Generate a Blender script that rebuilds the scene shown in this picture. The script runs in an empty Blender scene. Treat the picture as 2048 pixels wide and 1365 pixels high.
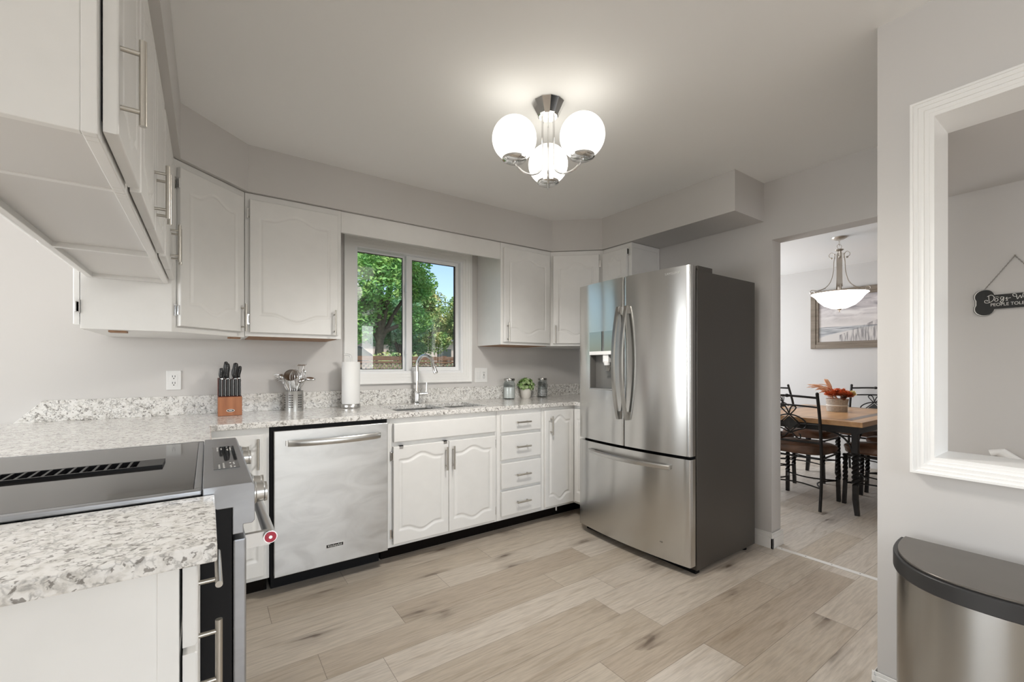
import bpy, math, random
import numpy as np
from mathutils import Vector, Matrix
random.seed(7)
PI = math.pi
scene = bpy.context.scene
COL = scene.collection

# ------------------------------------------------------------------ camera
TH, HC, FPX, HOR = 0.612, 1.214, 867.6, 731.3
cam_d = bpy.data.cameras.new('camera')
cam = bpy.data.objects.new('camera', cam_d)
COL.objects.link(cam)
cam.location = (0, 0, HC)
cam.rotation_euler = (PI / 2, 0, -TH)
cam_d.sensor_width = 36.0
cam_d.lens = FPX * 36.0 / 2048
cam_d.shift_y = (HOR - 682.5) / 2048
cam_d.clip_start = 0.02
cam_d.clip_end = 300
scene.camera = cam

# ------------------------------------------------------------------ view, world, lights
scene.view_settings.view_transform = 'Standard'
scene.view_settings.look = 'None'
scene.view_settings.gamma = 1.0
scene.view_settings.use_curve_mapping = False
scene.view_settings.exposure = 0.50
scene.cycles.use_denoising = True
scene.cycles.max_bounces = 10
scene.cycles.diffuse_bounces = 6
scene.cycles.glossy_bounces = 5
scene.cycles.transmission_bounces = 8
scene.cycles.transparent_max_bounces = 12
scene.cycles.sample_clamp_indirect = 6.0
scene.cycles.caustics_reflective = False
scene.cycles.caustics_refractive = False

w = bpy.data.worlds.new('sky_world')
scene.world = w
w.use_nodes = True
nt = w.node_tree
nt.nodes.clear()
sky = nt.nodes.new('ShaderNodeTexSky')
sky.sky_type = 'NISHITA'
sky.sun_disc = False
sky.sun_elevation = math.radians(48)
sky.sun_rotation = math.radians(200)
sky.air_density = 1.0
sky.dust_density = 1.2
bg = nt.nodes.new('ShaderNodeBackground')
bg.inputs['Strength'].default_value = 0.16
wo = nt.nodes.new('ShaderNodeOutputWorld')
nt.links.new(sky.outputs[0], bg.inputs[0])
nt.links.new(bg.outputs[0], wo.inputs[0])

def sun_light(name, energy, rot, color, angle):
    l = bpy.data.lights.new(name, 'SUN'); l.energy = energy; l.color = color; l.angle = angle
    o = bpy.data.objects.new(name, l); COL.objects.link(o); o.rotation_euler = rot
    return o
sun_light('sun', 2.2, (math.radians(42), 0, math.radians(-35)), (1.0, 0.95, 0.86), 0.01)

def area_light(name, loc, rot, sx, sy, power, color, spread=180):
    l = bpy.data.lights.new(name, 'AREA'); l.shape = 'RECTANGLE'; l.size = sx; l.size_y = sy
    l.energy = power; l.color = color; l.spread = math.radians(spread)
    o = bpy.data.objects.new(name, l); COL.objects.link(o); o.location = loc; o.rotation_euler = rot
    return o
# daylight coming through the windows and the glazed door of the rooms behind and beside the camera
area_light('daylight_patio_door', (1.0, -2.90, 1.45), (math.radians(60), 0, 0), 2.1, 1.3, 16, (0.90, 0.95, 1.0), 84)
area_light('daylight_added_door', (-3.1, 3.12, 1.15), (-PI / 2, 0, 0), 1.3, 1.9, 55, (0.95, 0.975, 1.0))  # added lamp at an unseen door, for the bright streak on the fridge
area_light('daylight_living_window', (-4.42, 1.2, 1.35), (PI / 2, 0, -PI / 2), 2.6, 1.5, 66, (0.95, 0.975, 1.0))
area_light('daylight_dining_window', (4.9, 3.92, 1.5), (-PI / 2, 0, 0), 1.7, 1.3, 42, (0.93, 0.96, 1.0))
area_light('daylight_hall_window', (2.6, -2.93, 1.5), (PI / 2, 0, 0), 0.7, 1.2, 14, (0.97, 0.98, 1.0))

# ------------------------------------------------------------------ materials
def new_mat(name):
    m = bpy.data.materials.new(name); m.use_nodes = True
    n = m.node_tree; b = n.nodes['Principled BSDF']
    return m, n, b
def simple(name, col, rough=0.5, metal=0.0, spec=None, noise=0.0, nscale=8.0, bump=0.0, bscale=60.0, coat=0.0, aniso=0.0, trans=0.0, ior=None, sss=0.0):
    m, n, b = new_mat(name)
    b.inputs['Base Color'].default_value = (*col, 1)
    b.inputs['Roughness'].default_value = rough
    b.inputs['Metallic'].default_value = metal
    if spec is not None: b.inputs['Specular IOR Level'].default_value = spec
    if coat: b.inputs['Coat Weight'].default_value = coat; b.inputs['Coat Roughness'].default_value = 0.08
    if trans: b.inputs['Transmission Weight'].default_value = trans
    if ior: b.inputs['IOR'].default_value = ior
    tc = n.nodes.new('ShaderNodeTexCoord')
    if noise:
        t = n.nodes.new('ShaderNodeTexNoise'); t.inputs['Scale'].default_value = nscale; t.inputs['Detail'].default_value = 4
        n.links.new(tc.outputs['Object'], t.inputs['Vector'])
        r = n.nodes.new('ShaderNodeMapRange')
        r.inputs[1].default_value = 0.3; r.inputs[2].default_value = 0.7
        r.inputs[3].default_value = 1 - noise; r.inputs[4].default_value = 1 + noise
        n.links.new(t.outputs[0], r.inputs[0])
        h = n.nodes.new('ShaderNodeHueSaturation'); h.inputs['Color'].default_value = (*col, 1)
        n.links.new(r.outputs[0], h.inputs['Value']); n.links.new(h.outputs[0], b.inputs['Base Color'])
    if bump:
        t2 = n.nodes.new('ShaderNodeTexNoise'); t2.inputs['Scale'].default_value = bscale; t2.inputs['Detail'].default_value = 3
        n.links.new(tc.outputs['Object'], t2.inputs['Vector'])
        bp = n.nodes.new('ShaderNodeBump'); bp.inputs['Strength'].default_value = bump; bp.inputs['Distance'].default_value = 0.002
        n.links.new(t2.outputs[0], bp.inputs['Height']); n.links.new(bp.outputs[0], b.inputs['Normal'])
    return m

def ramp(n, stops, interp='LINEAR'):
    r = n.nodes.new('ShaderNodeValToRGB'); r.color_ramp.interpolation = interp
    els = r.color_ramp.elements
    while len(els) > 1: els.remove(els[-1])
    els[0].position = stops[0][0]; els[0].color = (*stops[0][1], 1) if len(stops[0][1]) == 3 else stops[0][1]
    for p, c in stops[1:]:
        e = els.new(p); e.color = (*c, 1) if len(c) == 3 else c
    return r
def math_n(n, op, a, b=None, c=None):
    x = n.nodes.new('ShaderNodeMath'); x.operation = op
    for i, v in enumerate((a, b, c)):
        if v is None: continue
        if isinstance(v, (int, float)): x.inputs[i].default_value = v
        else: n.links.new(v, x.inputs[i])
    return x.outputs[0]
def mix_rgb(n, fac, a, b, blend='MIX'):
    x = n.nodes.new('ShaderNodeMix'); x.data_type = 'RGBA'; x.blend_type = blend
    for i, v in ((0, fac), (6, a), (7, b)):
        if isinstance(v, (int, float)): x.inputs[i].default_value = v
        elif isinstance(v, tuple): x.inputs[i].default_value = (*v, 1)
        else: n.links.new(v, x.inputs[i])
    return x.outputs[2]

def mat_planks():
    m, n, b = new_mat('oak_plank_floor')
    tc = n.nodes.new('ShaderNodeTexCoord'); sp = n.nodes.new('ShaderNodeSeparateXYZ')
    n.links.new(tc.outputs['Object'], sp.inputs[0])
    W, L = 0.178, 1.22
    row = math_n(n, 'DIVIDE', sp.outputs[1], W); rid = math_n(n, 'FLOOR', row); rf = math_n(n, 'FRACT', row)
    wn = n.nodes.new('ShaderNodeTexWhiteNoise'); wn.noise_dimensions = '1D'; n.links.new(rid, wn.inputs['W'])
    off = math_n(n, 'MULTIPLY', wn.outputs['Value'], L)
    lx = math_n(n, 'DIVIDE', math_n(n, 'ADD', sp.outputs[0], off), L)
    lid = math_n(n, 'FLOOR', lx); lf = math_n(n, 'FRACT', lx)
    cb = n.nodes.new('ShaderNodeCombineXYZ'); n.links.new(rid, cb.inputs[0]); n.links.new(lid, cb.inputs[1])
    wn2 = n.nodes.new('ShaderNodeTexWhiteNoise'); wn2.noise_dimensions = '3D'; n.links.new(cb.outputs[0], wn2.inputs['Vector'])
    pid = wn2.outputs['Value']
    # per-plank shifted, stretched coordinates
    cv = n.nodes.new('ShaderNodeCombineXYZ')
    n.links.new(math_n(n, 'ADD', math_n(n, 'MULTIPLY', sp.outputs[0], 0.085), math_n(n, 'MULTIPLY', pid, 37.0)), cv.inputs[0])
    n.links.new(sp.outputs[1], cv.inputs[1])
    n.links.new(math_n(n, 'MULTIPLY', pid, 91.0), cv.inputs[2])
    g1 = n.nodes.new('ShaderNodeTexNoise'); g1.inputs['Scale'].default_value = 17; g1.inputs['Detail'].default_value = 5; g1.inputs['Distortion'].default_value = 2.2
    n.links.new(cv.outputs[0], g1.inputs['Vector'])
    g2 = n.nodes.new('ShaderNodeTexNoise'); g2.inputs['Scale'].default_value = 130; g2.inputs['Detail'].default_value = 4
    n.links.new(cv.outputs[0], g2.inputs['Vector'])
    # knots
    ck = n.nodes.new('ShaderNodeCombineXYZ')
    n.links.new(math_n(n, 'ADD', math_n(n, 'MULTIPLY', sp.outputs[0], 0.42), math_n(n, 'MULTIPLY', pid, 17.0)), ck.inputs[0])
    n.links.new(sp.outputs[1], ck.inputs[1])
    nd = n.nodes.new('ShaderNodeTexNoise'); nd.inputs['Scale'].default_value = 14; nd.inputs['Detail'].default_value = 3
    n.links.new(ck.outputs[0], nd.inputs['Vector'])
    va = n.nodes.new('ShaderNodeVectorMath'); va.operation = 'MULTIPLY_ADD'
    n.links.new(nd.outputs['Color'], va.inputs[0]); va.inputs[1].default_value = (0.09, 0.09, 0.0); n.links.new(ck.outputs[0], va.inputs[2])
    vk = n.nodes.new('ShaderNodeTexVoronoi'); vk.voronoi_dimensions = '2D'; vk.inputs['Scale'].default_value = 4.4; vk.inputs['Randomness'].default_value = 1.0
    n.links.new(va.outputs[0], vk.inputs['Vector'])
    knot = ramp(n, [(0.0, (1, 1, 1)), (0.05, (0.9, 0.9, 0.9)), (0.085, (0.50, 0.50, 0.50)), (0.15, (0.30, 0.30, 0.30)), (0.27, (0, 0, 0))])
    n.links.new(vk.outputs['Distance'], knot.inputs[0])
    kb = ramp(n, [(0.42, (1, 1, 1)), (0.55, (0.25, 0.25, 0.25))]); n.links.new(g1.outputs[0], kb.inputs[0])
    kc = n.nodes.new('ShaderNodeSeparateColor'); n.links.new(vk.outputs['Color'], kc.inputs[0])
    keep = math_n(n, 'LESS_THAN', kc.outputs[0], 0.42)
    knotm = math_n(n, 'MULTIPLY', math_n(n, 'MULTIPLY', knot.outputs[0], keep), math_n(n, 'ADD', math_n(n, 'MULTIPLY', kb.outputs[0], 0.7), 0.3))
    base = ramp(n, [(0.0, (0.46, 0.385, 0.305)), (0.35, (0.545, 0.475, 0.39)), (0.7, (0.61, 0.545, 0.47)), (1.0, (0.585, 0.535, 0.475))])
    n.links.new(pid, base.inputs[0])
    gr = ramp(n, [(0.28, (0.80, 0.765, 0.72)), (0.45, (0.97, 0.965, 0.96)), (0.72, (1.05, 1.05, 1.05))])
    n.links.new(g1.outputs[0], gr.inputs[0])
    gf = ramp(n, [(0.35, (0.88, 0.88, 0.88)), (0.6, (1.05, 1.05, 1.05))]); n.links.new(g2.outputs[0], gf.inputs[0])
    c1 = mix_rgb(n, 1.0, base.outputs[0], gr.outputs[0], 'MULTIPLY')
    c2 = mix_rgb(n, 1.0, c1, gf.outputs[0], 'MULTIPLY')
    c3 = mix_rgb(n, knotm, c2, (0.13, 0.095, 0.07))
    # seams
    s1 = math_n(n, 'LESS_THAN', rf, 0.013); s2 = math_n(n, 'LESS_THAN', lf, 0.0022)
    sm = math_n(n, 'MULTIPLY', math_n(n, 'MAXIMUM', s1, s2), 0.55)
    c4 = mix_rgb(n, sm, c3, (0.12, 0.09, 0.07))
    n.links.new(c4, b.inputs['Base Color'])
    b.inputs['Roughness'].default_value = 0.42
    bp = n.nodes.new('ShaderNodeBump'); bp.inputs['Strength'].default_value = 0.25; bp.inputs['Distance'].default_value = 0.001
    n.links.new(math_n(n, 'SUBTRACT', g2.outputs[0], sm), bp.inputs['Height']); n.links.new(bp.outputs[0], b.inputs['Normal'])
    return m

def mat_quartz():
    m, n, b = new_mat('speckled_quartz')
    tc = n.nodes.new('ShaderNodeTexCoord')
    no = n.nodes.new('ShaderNodeTexNoise'); no.inputs['Scale'].default_value = 55; no.inputs['Detail'].default_value = 3
    n.links.new(tc.outputs['Object'], no.inputs['Vector'])
    va = n.nodes.new('ShaderNodeVectorMath'); va.operation = 'MULTIPLY_ADD'
    n.links.new(no.outputs['Color'], va.inputs[0]); va.inputs[1].default_value = (0.030, 0.030, 0.030)
    n.links.new(tc.outputs['Object'], va.inputs[2])
    # thin curling veins, broken up by a mask
    v1 = n.nodes.new('ShaderNodeTexVoronoi'); v1.feature = 'DISTANCE_TO_EDGE'; v1.inputs['Scale'].default_value = 62
    n.links.new(va.outputs[0], v1.inputs['Vector'])
    vein = ramp(n, [(0.0, (1, 1, 1)), (0.05, (0.7, 0.7, 0.7)), (0.13, (0, 0, 0))]); n.links.new(v1.outputs['Distance'], vein.inputs[0])
    nm = n.nodes.new('ShaderNodeTexNoise'); nm.inputs['Scale'].default_value = 34; nm.inputs['Detail'].default_value = 5
    n.links.new(tc.outputs['Object'], nm.inputs['Vector'])
    msk = ramp(n, [(0.43, (0, 0, 0)), (0.56, (1, 1, 1))]); n.links.new(nm.outputs[0], msk.inputs[0])
    veinm = math_n(n, 'MULTIPLY', vein.outputs[0], math_n(n, 'ADD', math_n(n, 'MULTIPLY', msk.outputs[0], 0.50), 0.04))
    # scattered dark flecks
    nf = n.nodes.new('ShaderNodeTexNoise'); nf.inputs['Scale'].default_value = 78; nf.inputs['Detail'].default_value = 2
    n.links.new(va.outputs[0], nf.inputs['Vector'])
    fl = ramp(n, [(0.595, (0, 0, 0)), (0.645, (0.8, 0.8, 0.8))]); n.links.new(nf.outputs[0], fl.inputs[0])
    # soft pale to warm grey ground
    nb = n.nodes.new('ShaderNodeTexNoise'); nb.inputs['Scale'].default_value = 48; nb.inputs['Detail'].default_value = 4
    n.links.new(va.outputs[0], nb.inputs['Vector'])
    base = ramp(n, [(0.30, (0.50, 0.485, 0.46)), (0.40, (0.70, 0.68, 0.645)), (0.50, (0.81, 0.795, 0.77)), (0.75, (0.86, 0.85, 0.83))]); n.links.new(nb.outputs[0], base.inputs[0])
    c = mix_rgb(n, veinm, base.outputs[0], (0.12, 0.115, 0.11))
    c2 = mix_rgb(n, fl.outputs[0], c, (0.17, 0.155, 0.14))
    n.links.new(c2, b.inputs['Base Color'])
    b.inputs['Roughness'].default_value = 0.16
    return m

def mat_steel(name, col, rough, aniso=0.0, rot=0.0, smudge=0.0, lines=0.0, vertical=False):
    m, n, b = new_mat(name)
    b.inputs['Metallic'].default_value = 1.0
    b.inputs['Base Color'].default_value = (*col, 1)
    b.inputs['Roughness'].default_value = rough
    tc = n.nodes.new('ShaderNodeTexCoord')
    if aniso:
        b.inputs['Anisotropic'].default_value = aniso
        b.inputs['Anisotropic Rotation'].default_value = rot
        tg = n.nodes.new('ShaderNodeTangent'); tg.direction_type = 'UV_MAP'; tg.uv_map = 'UVMap'
        n.links.new(tg.outputs[0], b.inputs['Tangent'])
    if smudge:
        mp = n.nodes.new('ShaderNodeMapping'); mp.inputs['Rotation'].default_value = (0.3, 0.5, 0.4); mp.inputs['Scale'].default_value = (1.0, 1.0, 2.2)
        n.links.new(tc.outputs['Object'], mp.inputs[0])
        t = n.nodes.new('ShaderNodeTexNoise'); t.inputs['Scale'].default_value = 4.5; t.inputs['Detail'].default_value = 5; t.inputs['Distortion'].default_value = 1.6
        n.links.new(mp.outputs[0], t.inputs['Vector'])
        r = n.nodes.new('ShaderNodeMapRange'); r.inputs[1].default_value = 0.3; r.inputs[2].default_value = 0.7
        r.inputs[3].default_value = rough; r.inputs[4].default_value = rough + smudge
        n.links.new(t.outputs[0], r.inputs[0]); n.links.new(r.outputs[0], b.inputs['Roughness'])
        c = ramp(n, [(0.35, col), (0.65, tuple(min(1, x * 1.16) for x in col))]); n.links.new(t.outputs[0], c.inputs[0])
        n.links.new(c.outputs[0], b.inputs['Base Color'])
    if lines:
        mp2 = n.nodes.new('ShaderNodeMapping'); mp2.inputs['Scale'].default_value = (600, 600, 4) if vertical else (3, 3, 900)
        n.links.new(tc.outputs['Object'], mp2.inputs[0])
        t2 = n.nodes.new('ShaderNodeTexNoise'); t2.inputs['Scale'].default_value = 1.0; t2.inputs['Detail'].default_value = 2
        n.links.new(mp2.outputs[0], t2.inputs['Vector'])
        bp = n.nodes.new('ShaderNodeBump'); bp.inputs['Strength'].default_value = lines; bp.inputs['Distance'].default_value = 0.0004
        n.links.new(t2.outputs[0], bp.inputs['Height']); n.links.new(bp.outputs[0], b.inputs['Normal'])
    return m

def mat_emit(name, col, strength, rough=0.3):
    m, n, b = new_mat(name)
    b.inputs['Base Color'].default_value = (0.8, 0.8, 0.78, 1)
    b.inputs['Emission Color'].default_value = (*col, 1)
    b.inputs['Emission Strength'].default_value = strength
    b.inputs['Roughness'].default_value = rough
    return m
def mat_pane(name, refl=0.10, tint=(0.97, 0.985, 0.98)):
    m = bpy.data.materials.new(name); m.use_nodes = True; n = m.node_tree; n.nodes.clear()
    out = n.nodes.new('ShaderNodeOutputMaterial'); mx = n.nodes.new('ShaderNodeMixShader')
    tr = n.nodes.new('ShaderNodeBsdfTransparent'); tr.inputs[0].default_value = (*tint, 1)
    gl = n.nodes.new('ShaderNodeBsdfGlossy'); gl.inputs['Roughness'].default_value = 0.0
    fr = n.nodes.new('ShaderNodeLayerWeight'); fr.inputs['Blend'].default_value = 0.5
    n.links.new(math_n(n, 'MULTIPLY_ADD', math_n(n, 'POWER', fr.outputs['Facing'], 4.0), 0.5, 0.035), mx.inputs[0])
    n.links.new(tr.outputs[0], mx.inputs[1]); n.links.new(gl.outputs[0], mx.inputs[2]); n.links.new(mx.outputs[0], out.inputs[0])
    return m
def mat_leaf(name, c1, c2, c3):
    m, n, b = new_mat(name)
    oi = n.nodes.new('ShaderNodeTexCoord'); t = n.nodes.new('ShaderNodeTexNoise'); t.inputs['Scale'].default_value = 2.2; t.inputs['Detail'].default_value = 5
    n.links.new(oi.outputs['Object'], t.inputs['Vector'])
    r = ramp(n, [(0.3, c1), (0.5, c2), (0.7, c3)]); n.links.new(t.outputs[0], r.inputs[0])
    n.links.new(r.outputs[0], b.inputs['Base Color']); b.inputs['Roughness'].default_value = 0.6
    b.inputs['Transmission Weight'].default_value = 0.0
    return m
def mat_wood(name, c1, c2, scale=6, rough=0.35, axis='x', ring=14):
    m, n, b = new_mat(name)
    tc = n.nodes.new('ShaderNodeTexCoord'); mp = n.nodes.new('ShaderNodeMapping')
    mp.inputs['Scale'].default_value = {'x': (0.08, 1, 1), 'y': (1, 0.08, 1), 'z': (1, 1, 0.08)}[axis]
    n.links.new(tc.outputs['Object'], mp.inputs[0])
    t = n.nodes.new('ShaderNodeTexNoise'); t.inputs['Scale'].default_value = scale * ring; t.inputs['Detail'].default_value = 5
    n.links.new(mp.outputs[0], t.inputs['Vector'])
    r = ramp(n, [(0.3, c1), (0.7, c2)]); n.links.new(t.outputs[0], r.inputs[0])
    n.links.new(r.outputs[0], b.inputs['Base Color']); b.inputs['Roughness'].default_value = rough
    return m
def mat_beach():
    m, n, b = new_mat('beach_print')
    tc = n.nodes.new('ShaderNodeTexCoord'); sp = n.nodes.new('ShaderNodeSeparateXYZ'); n.links.new(tc.outputs['Object'], sp.inputs[0])
    # object space: y runs along the wall (0..-width), z up (0..height)
    u = math_n(n, 'MULTIPLY', sp.outputs[1], -1.0); z = sp.outputs[2]
    mp = n.nodes.new('ShaderNodeMapping'); mp.inputs['Scale'].default_value = (1, 1.6, 5.0); mp.inputs['Rotation'].default_value = (0.25, 0, 0)
    n.links.new(tc.outputs['Object'], mp.inputs[0])
    cl = n.nodes.new('ShaderNodeTexNoise'); cl.inputs['Scale'].default_value = 2.6; cl.inputs['Detail'].default_value = 6; cl.inputs['Distortion'].default_value = 0.8
    n.links.new(mp.outputs[0], cl.inputs['Vector'])
    skyc = ramp(n, [(0.35, (0.30, 0.28, 0.30)), (0.5, (0.56, 0.52, 0.53)), (0.66, (0.80, 0.77, 0.76))]); n.links.new(cl.outputs[0], skyc.inputs[0])
    sz = ramp(n, [(0.18, (0, 0, 0)), (0.42, (1, 1, 1))]); n.links.new(z, sz.inputs[0])
    skym = mix_rgb(n, sz.outputs[0], (0.72, 0.68, 0.66), skyc.outputs[0])
    mpw = n.nodes.new('ShaderNodeMapping'); mpw.inputs['Scale'].default_value = (1, 4, 60); n.links.new(tc.outputs['Object'], mpw.inputs[0])
    wv = n.nodes.new('ShaderNodeTexNoise'); wv.inputs['Scale'].default_value = 1.2; wv.inputs['Detail'].default_value = 4; n.links.new(mpw.outputs[0], wv.inputs['Vector'])
    sea = ramp(n, [(0.35, (0.22, 0.23, 0.25)), (0.62, (0.62, 0.62, 0.63))]); n.links.new(wv.outputs[0], sea.inputs[0])
    horizon = math_n(n, 'GREATER_THAN', z, 0.185)
    c1 = mix_rgb(n, horizon, sea.outputs[0], skym)
    shore = math_n(n, 'LESS_THAN', z, math_n(n, 'ADD', math_n(n, 'MULTIPLY', math_n(n, 'POWER', u, 0.6), 0.19), 0.035))
    c2 = mix_rgb(n, shore, c1, (0.66, 0.63, 0.61))
    mpg = n.nodes.new('ShaderNodeMapping'); mpg.inputs['Scale'].default_value = (1, 90, 6); n.links.new(tc.outputs['Object'], mpg.inputs[0])
    gn = n.nodes.new('ShaderNodeTexNoise'); gn.inputs['Scale'].default_value = 1.0; gn.inputs['Detail'].default_value = 4; n.links.new(mpg.outputs[0], gn.inputs['Vector'])
    gm = ramp(n, [(0.45, (0, 0, 0)), (0.58, (1, 1, 1))]); n.links.new(gn.outputs[0], gm.inputs[0])
    zone = math_n(n, 'MULTIPLY', math_n(n, 'GREATER_THAN', u, 0.22), math_n(n, 'LESS_THAN', z, math_n(n, 'ADD', math_n(n, 'MULTIPLY', u, 0.45), -0.02)))
    zone2 = math_n(n, 'MULTIPLY', zone, math_n(n, 'LESS_THAN', z, 0.30))
    gf = math_n(n, 'MULTIPLY', math_n(n, 'MULTIPLY', gm.outputs[0], zone2), 0.75)
    c3 = mix_rgb(n, gf, c2, (0.16, 0.15, 0.16))
    n.links.new(c3, b.inputs['Base Color']); b.inputs['Roughness'].default_value = 0.25
    return m

M = {}
M['wall'] = simple('greige_wall_paint', (0.635, 0.618, 0.602), 0.75, bump=0.04, bscale=220)
M['ceiling'] = simple('flat_ceiling_paint', (0.90, 0.90, 0.895), 0.9, bump=0.05, bscale=180)
M['cab'] = simple('white_cabinet_paint', (0.80, 0.795, 0.778), 0.38, noise=0.015, nscale=14)
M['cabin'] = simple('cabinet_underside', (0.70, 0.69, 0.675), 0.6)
M['rawwood'] = simple('bare_wood_edge', (0.34, 0.20, 0.12), 0.7, noise=0.2, nscale=40)
M['trim'] = simple('white_trim_paint', (0.88, 0.875, 0.86), 0.3)
M['vinyl'] = simple('white_window_vinyl', (0.87, 0.875, 0.88), 0.3)
M['gasket'] = simple('dark_window_gasket', (0.035, 0.03, 0.028), 0.6)
M['floor'] = mat_planks()
M['quartz'] = mat_quartz()
M['fridge'] = mat_steel('brushed_fridge_steel', (0.62, 0.615, 0.60), 0.20, aniso=0.95, rot=0.25)
M['dw'] = mat_steel('smeared_dishwasher_steel', (0.47, 0.465, 0.455), 0.30, aniso=0.5, rot=0.25, smudge=0.14, lines=0.05)
M['steel'] = mat_steel('satin_steel', (0.60, 0.595, 0.58), 0.28)
M['rangesteel'] = mat_steel('range_steel', (0.36, 0.37, 0.39), 0.30, smudge=0.1)
M['nickel'] = mat_steel('brushed_nickel', (0.50, 0.475, 0.43), 0.32)
M['chrome'] = mat_steel('chrome', (0.80, 0.80, 0.80), 0.07)
M['handle'] = mat_steel('fridge_handle_metal', (0.38, 0.37, 0.35), 0.28)
M['case'] = simple('dark_grey_fridge_case', (0.085, 0.078, 0.070), 0.38, metal=0.3)
M['black'] = simple('black_plastic', (0.010, 0.010, 0.011), 0.55, spec=0.15)
M['blackmetal'] = simple('black_enamel', (0.008, 0.008, 0.009), 0.35, spec=0.18)
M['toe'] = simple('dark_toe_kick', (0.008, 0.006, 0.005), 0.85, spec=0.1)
M['glass_black'] = simple('black_ceramic_glass', (0.016, 0.014, 0.013), 0.06, spec=0.5, noise=0.1)
M['display'] = simple('black_display_glass', (0.012, 0.012, 0.013), 0.03, spec=0.8)
M['dispglass'] = mat_steel('mirror_dark_glass', (0.30, 0.31, 0.31), 0.04)
M['white'] = simple('white_plastic', (0.80, 0.80, 0.79), 0.35)
M['dark'] = simple('dark_slot', (0.02, 0.02, 0.02), 0.7)
M['paper'] = simple('paper_towel', (0.86, 0.86, 0.85), 0.95, bump=0.3, bscale=120)
M['blockwood'] = mat_wood('cherry_knife_block', (0.30, 0.105, 0.04), (0.46, 0.18, 0.075), 3, 0.45, 'z', 10)
M['blockdark'] = mat_wood('reddish_block_side', (0.11, 0.035, 0.028), (0.17, 0.06, 0.045), 3, 0.5, 'z', 10)
M['knifeblack'] = simple('black_knife_handle', (0.012, 0.012, 0.012), 0.35)
M['globe'] = mat_emit('opal_globe_glass', (1.0, 0.955, 0.86), 1.6)
M['bowlglow'] = mat_emit('lit_alabaster_bowl', (1.0, 0.95, 0.88), 5.0)
M['lampmetal'] = mat_steel('satin_nickel_lamp', (0.62, 0.57, 0.51), 0.30)
M['pane'] = mat_pane('window_glass')
M['jarglass'] = mat_pane('jar_glass', tint=(0.90, 0.92, 0.92))
M['sugar'] = simple('white_powder', (0.86, 0.85, 0.83), 0.95)
M['shells'] = simple('grey_white_filling', (0.52, 0.49, 0.49), 0.9, noise=0.5, nscale=90)
M['pot'] = simple('matte_cream_pot', (0.74, 0.71, 0.66), 0.7)
M['succulent'] = simple('green_succulent', (0.20, 0.34, 0.10), 0.55, noise=0.45, nscale=60)
M['succulent2'] = simple('pale_green_succulent', (0.40, 0.52, 0.26), 0.55, noise=0.3, nscale=60)
M['red'] = simple('red_medallion', (0.45, 0.03, 0.06), 0.3)
M['binsteel'] = mat_steel('bin_steel', (0.42, 0.42, 0.41), 0.24, aniso=0.8, rot=0.25)
M['binlid'] = simple('dark_bronze_lid', (0.16, 0.145, 0.13), 0.32, metal=0.55, noise=0.08, nscale=5)
M['binrim'] = simple('charcoal_plastic_rim', (0.028, 0.028, 0.029), 0.42)
M['iron'] = simple('dark_wrought_iron', (0.022, 0.020, 0.019), 0.38, metal=0.5)
M['leather'] = simple('distressed_brown_leather', (0.14, 0.072, 0.042), 0.36, noise=0.5, nscale=9, bump=0.2, bscale=30)
M['tablewood'] = mat_wood('honey_table_wood', (0.42, 0.22, 0.095), (0.60, 0.35, 0.17), 2.5, 0.28, 'x', 8)
M['inlay'] = simple('grey_slate_inlay', (0.19, 0.155, 0.14), 0.35, noise=0.3, nscale=25)
M['frame'] = mat_wood('weathered_wood_frame', (0.17, 0.135, 0.10), (0.26, 0.215, 0.17), 3, 0.6, 'y', 10)
M['beach'] = mat_beach()
M['burlap'] = simple('burlap_wrap', (0.48, 0.43, 0.37), 0.9, noise=0.2, nscale=80, bump=0.4, bscale=300)
M['orange'] = simple('orange_petal', (0.70, 0.20, 0.08), 0.7, noise=0.35, nscale=50)
M['peach'] = simple('peach_grass', (0.80, 0.47, 0.30), 0.8)
M['yellowp'] = simple('yellow_petal', (0.80, 0.68, 0.35), 0.8)
M['cone'] = simple('brown_pine_cone', (0.12, 0.05, 0.03), 0.8)
M['ribbon'] = simple('cream_ribbon', (0.82, 0.79, 0.73), 0.8)
M['signblack'] = simple('chalk_black_sign', (0.016, 0.016, 0.015), 0.6)
M['signwhite'] = simple('white_sign_paint', (0.75, 0.74, 0.71), 0.6)
M['chain'] = mat_steel('dull_chain', (0.25, 0.23, 0.20), 0.4)
M['alum'] = simple('pale_threshold_strip', (0.82, 0.80, 0.77), 0.35)
M['lead'] = simple('fence_wood', (0.20, 0.105, 0.062), 0.8, noise=0.2, nscale=10)
M['lattice'] = simple('lattice_wood', (0.30, 0.22, 0.16), 0.8)
M['grass'] = simple('lawn_grass', (0.10, 0.18, 0.05), 0.9, noise=0.4, nscale=3)
M['bark'] = simple('tree_bark', (0.11, 0.085, 0.065), 0.9, noise=0.3, nscale=12)
M['leafA'] = mat_leaf('broad_green_leaves', (0.10, 0.30, 0.08), (0.22, 0.46, 0.13), (0.42, 0.60, 0.16))
M['leafB'] = mat_leaf('yellowing_leaves', (0.16, 0.34, 0.12), (0.36, 0.50, 0.18), (0.66, 0.54, 0.24))
M['leafC'] = mat_leaf('bluish_green_leaves', (0.12, 0.32, 0.15), (0.24, 0.46, 0.24), (0.40, 0.58, 0.32))
M['carpaint'] = simple('dark_blue_car_paint', (0.02, 0.03, 0.045), 0.15, metal=0.4)
M['carglass'] = simple('car_glass', (0.04, 0.06, 0.07), 0.05)
M['tyre'] = simple('tyre_rubber', (0.02, 0.02, 0.02), 0.8)
M['stucco'] = simple('pale_pink_siding', (0.62, 0.50, 0.45), 0.8)
M['roofing'] = simple('grey_shingles', (0.16, 0.15, 0.16), 0.9)
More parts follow.
